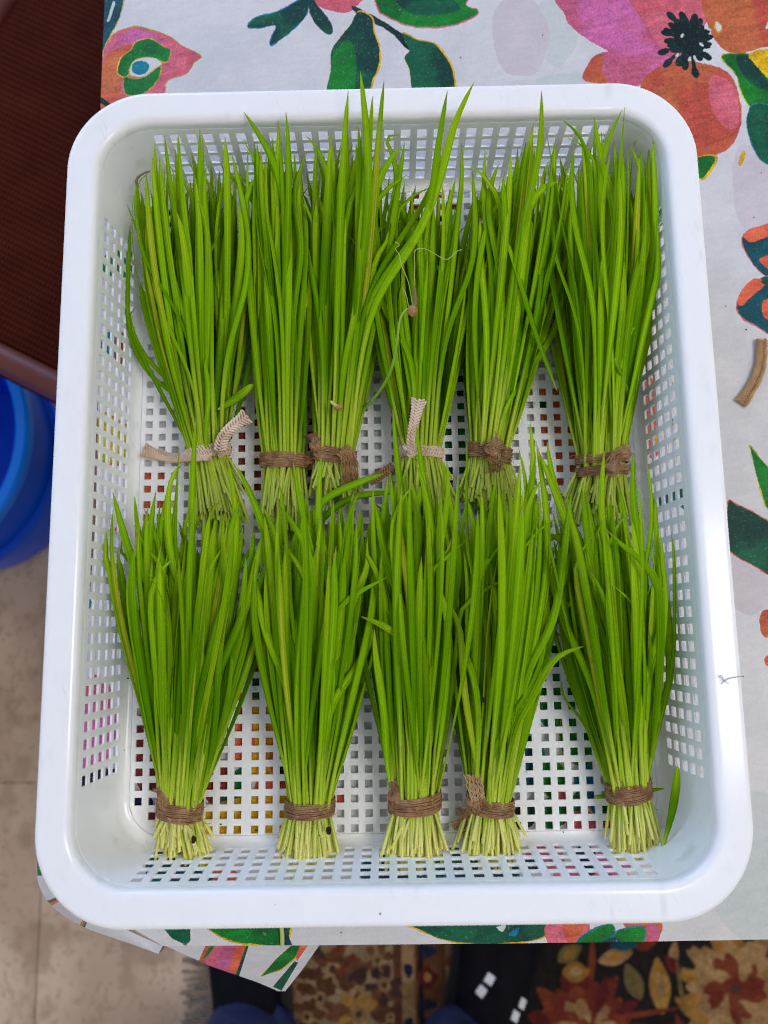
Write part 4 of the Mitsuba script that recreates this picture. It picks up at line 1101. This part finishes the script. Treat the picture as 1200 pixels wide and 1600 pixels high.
         heroes=[([(790, 980, .048), (800, 860, .052), (830, 760, .055), (828, 660, .057)], 5), ([(760, 980, .047), (735, 880, .049), (728, 780, .05), (730, 685, .052)], 4.8), ([(830, 1040, .046), (860, 980, .050), (880, 880, .054), (892, 770, .056)], 5.4), ([(800, 980, .049), (815, 860, .052), (822, 770, .054), (810, 700, .055)], 5.4),
                 ([(810, 1130, .04), (838, 1080, .046), (868, 1030, .050), (912, 1010, .052)], 4.6), ([(780, 980, .048), (765, 880, .05), (768, 800, .051), (775, 750, .052)], 5), ([(840, 980, .048), (855, 860, .05), (850, 770, .052), (838, 690, .054)], 4.8), ([(770, 1180, .036), (835, 1060, .044), (852, 990, .046), (858, 930, .046)], 3.6), ([(740, 1060, .044), (718, 1000, .044), (712, 930, .045), (718, 860, .046)], 5)]),
    dict(label='wheatgrass bunch in the lower right corner leaning left, with a plain brown band', seed=111, tie=(982, 1232), hw=31, bot=(992, 1318), bhw=38, tip=(926, 800), thw=98, zt=.0185, zb=.016, ztip=.044, zspread=.036, n=104,
         tie_style=T_('plain brown band', w=.0050, wraps=[(-.0022, .0004), (.0022, .0002)]),
         heroes=[([(960, 1060, .045), (930, 960, .05), (900, 860, .053), (842, 705, .056)], 5.8), ([(1000, 1000, .046), (1005, 900, .048), (990, 790, .05), (990, 705, .052)], 5.6), ([(1012, 1080, .042), (1030, 960, .042), (1026, 850, .042), (1024, 775, .043)], 4.4), ([(1005, 1080, .043), (1034, 970, .044), (1036, 880, .045), (1032, 835, .045)], 4.2),
                 ([(960, 1000, .048), (950, 900, .052), (940, 800, .055), (944, 705, .057)], 4.8), ([(940, 1000, .048), (920, 920, .05), (900, 830, .052), (870, 790, .053)], 5.6), ([(975, 980, .048), (965, 880, .051), (955, 830, .052), (948, 838, .052)], 5.2), ([(920, 1060, .044), (885, 980, .046), (862, 900, .047), (848, 800, .048)], 5),
                 ([(1020, 1000, .04), (1024, 1050, .036), (1030, 1130, .03)], 3.6, .3), ([(940, 1180, .02), (905, 1120, .014), (882, 1090, .012), (877, 1062, .013)], 2.2, .1), ([(985, 960, .047), (978, 880, .049), (975, 800, .05), (962, 750, .05)], 5.4), ([(900, 880, .05), (880, 800, .054), (862, 740, .055), (855, 690, .055)], 5.4), ([(1000, 940, .044), (1012, 860, .045), (1018, 790, .046), (1010, 720, .047)], 4.4)]),
]
for sp in BUNCHES:
    row_code[0] = 5000 if sp['tie'][1] < 900 else 0
    geo = make_bunch(sp)
    row_code[0] = 0
    make_tie(geo[0], geo, sp)

# ------------------------------------------------------------------ small things
def loose_blade(name, pts, W, label, cat, s0=.35):
    P = spline([at(*p) for p in pts], 22)
    dd = np.r_[0, np.cumsum(np.linalg.norm(np.diff(P, axis=0), axis=1))]; s = s0 + (1 - s0) * dd / dd[-1]
    w, th_ = profile(s, W, .002, .2)
    m, uv = blade_mesh(P, w, th_, np.full(len(s), .2), s)
    single(name, m, 'grass', label, cat, True, uv=uv)


loose_blade('loose_blade', [(1034, 1326, .024), (1045, 1290, .0285), (1054, 1245, .035), (1059, 1196, .042)], .0040, 'single loose grass blade leaning in the lower right corner of the basket', 'grass blade', .14)
loose_blade('loose_blade', [(930, 1246, .012), (955, 1242, .0105), (990, 1238, .010), (1038, 1232, .011)], .0024, 'thin loose grass blade lying crosswise under the lower right bunch', 'grass blade', .3)
single('stalk', tube(spline([at(440, 1448, .003), at(441, 1462, .0022), at(441, 1477, .0015)], 6), .0011, 8), 'root', 'short pale yellow stalk lying on the cloth at the front edge', 'stalk', True)
single('cord_scrap', ribbon(spline([at(1190, 530, .0025), at(1190, 560, .0022), at(1180, 595, .0022), at(1158, 630, .002)], 30), (0, 0, 1.0), .0066, .0009, 'braid', 5, 3, fray=(0, .2)), 'tan_twine', 'short brown woven cord scrap lying on the cloth at right', 'cord', True)
single('cord_scrap', ribbon(spline([at(578, 752, .012), at(592, 744, .0125), at(606, 734, .012), at(614, 728, .012)], 24), (0, 0, 1.0), .0052, .0008, 'braid', 5, 4), 'brown_twine', 'brown braided cord scrap on the basket bottom between the two rows', 'cord', True)
# the sprouted seed lying on the fourth bunch
sd = thing('sprouted_seed', 'sprouted brown seed with curly pale roots lying on the back row grass', 'seed')
c = at(645, 486, .058)
g = trimesh.creation.icosphere(3, .0026); g.apply_scale((1.0, 1.2, .9)); g.apply_translation(c)
g.vertices += g.vertex_normals * (meshkit.noise(g.vertices * 700, 2)[:, None] - .5) * .0008
part(sd, 'kernel', g, 'seed', True)
for pts, rr_ in ([[(645, 478, .058), (641, 455, .060), (636, 435, .061), (626, 410, .062), (622, 395, .062), (618, 388, .063), (624, 383, .064), (617, 378, .064)], .0002], [[(648, 478, .058), (647, 450, .060), (648, 410, .062), (650, 390, .062), (658, 388, .062), (675, 394, .061), (690, 403, .060), (700, 405, .060), (712, 394, .060), (722, 390, .060)], .0002], [[(638, 480, .058), (635, 462, .059), (629, 450, .059)], .0002]):
    part(sd, 'root', tube(spline([at(*p) for p in pts], 40), rr_, 6), 'root', True)
part(sd, 'shoot', tube(spline([at(637, 482, .058), at(628, 492, .058), at(622, 520, .056), at(612, 575, .046), at(590, 615, .032), at(568, 640, .022)], 30), np.linspace(.0006, .0010, 30), 8), 'shoot_green', True)
part(sd, 'husk', tube(spline([at(648, 476, .058), at(649, 462, .060), at(647, 445, .061)], 8), np.linspace(.0012, .0003, 8), 7), 'withered', True)
sd2 = thing('seed', 'small split wheat seed caught on the stems of the tall back bunch', 'seed')
g = trimesh.creation.icosphere(3, .0016); g.apply_scale((1.5, 1.0, .9)); g.apply_translation(at(529, 636, .044)); part(sd2, 'kernel', g, 'seed', True)
part(sd2, 'sprout', tube(spline([at(527, 635, .044), at(521, 631, .045), at(517, 627, .045)], 6), np.linspace(.0011, .0007, 6), 7), 'root', True)
single('withered_tip', tube(spline([at(216, 292, .046), at(213, 284, .048), at(217, 276, .05), at(226, 270, .052), at(235, 267, .053)], 16), np.linspace(.0009, .0003, 16), 6), 'withered', 'curled withered leaf tip sticking out at the upper left of the grass', 'leaf', True)
single('thread', join([tube(spline([at(1163, 1057, .0612), at(1145, 1059, .0617), at(1132, 1064, .0620), at(1126, 1070, .0620)], 18), .00016, 5), tube(spline([at(1124, 1056, .062), at(1130, 1062, .0622), at(1139, 1069, .062)], 12), .00014, 5), tube(spline([at(1130, 1064, .062), at(1127, 1055, .0622), at(1123, 1058, .062)], 10), .00013, 5)]),
       'dark_thread', 'thin brown thread tangled on the right rim of the basket', 'thread', True)
single('thread', tube(spline([at(1059, 1240, .020), at(1066, 1258, .020), at(1072, 1275, .0185), at(1073, 1284, .018), at(1080, 1292, .018)], 26), .00018, 5), 'dark_thread', 'dark thread in the lower right corner of the basket wall', 'thread', True)
single('thread', tube(spline([at(1023, 1348, .016), at(1031, 1344, .0165), at(1040, 1346, .017)], 10), .00016, 5), 'dark_thread', 'tiny dark fibre on the lower right corner below the loose blade', 'thread', True)
# crumbs of soil and drops of water: too many and too small to count
rd = np.random.default_rng(21); cr = []
specks = [(400, 1297, ZB), (350, 1316, ZB), (345, 1288, ZB), (197, 1300, .008), (186, 1322, .012), (211, 1322, .010), (202, 926, .0065), (200, 1060, .0065), (195, 1172, .0065), (470, 1300, .024), (476, 1310, .02), (513, 1300, .028), (500, 1306, .026), (302, 1312, .030), (300, 1318, .026), (650, 1322, .022), (658, 1330, .014), (740, 1242, ZB),
          (1027, 1265, ZB), (330, 808, .03), (344, 795, .03), (756, 1092, .05), (1178, 340, .0005), (848, 55, .0005), (1190, 270, .0005), (1166, 515, .0005), (1134, 478, .0005), (533, 1457, .0005), (594, 1428, .0612), (430, 1413, .0612), (955, 1235, .0612), (720, 90, .0005), (560, 1283, ZB), (880, 1300, ZB)]
for px, py, z in specks:
    g = trimesh.creation.icosphere(1, rd.uniform(.00022, .00045)); g.apply_scale((rd.uniform(.8, 1.8), 1, .7)); g.apply_translation(at(px, py, z + .0003)); cr.append(g)
for px, py, z, s in ((302, 1312, .032, .0026), (514, 1298, .030, .0026), (467, 1322, .022, .002), (480, 1318, .022, .0018), (345, 802, .030, .0024), (652, 1320, .022, .0022), (756, 1094, .052, .0016)):
    g = trimesh.creation.icosphere(2, s * .6); g.apply_scale((.8, 1.3, .6)); g.vertices += g.vertex_normals * (meshkit.noise(g.vertices * 900 + px, 1)[:, None] - .5) * .001; g.apply_translation(at(px, py, z)); cr.append(g)
single('soil_crumbs', join(cr), 'dirt', 'dark crumbs of soil scattered on the stems, basket and cloth', 'soil', True, kind='stuff')
dp = []


def drop(c, n, r):
    g = trimesh.creation.icosphere(2, r); g.apply_scale((1, 1, .55))
    g.apply_transform(trimesh.geometry.align_vectors((0, 0, 1), n)); g.apply_translation(c); dp.append(g)


for _ in range(70):
    x, y = rd.uniform(-.135, .135), rd.uniform(-.176, .05)
    i_ = round((x / PITCH) + 17.5 + 1.7 * GX); 
    near = min(abs(x - gx(q_)) for q_ in range(36)); neary = min(abs(y - gy(q_)) for q_ in range(48))
    if near > .0024 or neary > .0024:
        drop((x, y, ZB), (0, 0, 1), rd.uniform(.0004, .0009))
for px, py in ((1059, 574), (1051, 657), (1052, 662), (1049, 664), (1052, 688), (1053, 685), (1062, 650), (1060, 630), (1064, 690), (1050, 600)):
    drop(at(px, py, .045 + .0002 * (px - 1050)), (-1, 0, .1), .0009)
for _ in range(14):
    drop(at(rd.uniform(1130, 1195), rd.uniform(520, 760), 0), (0, 0, 1), rd.uniform(.0004, .0008))
single('water_drops', join(dp), 'water', 'tiny clear water drops on the basket and the cloth', 'water', True, kind='stuff')
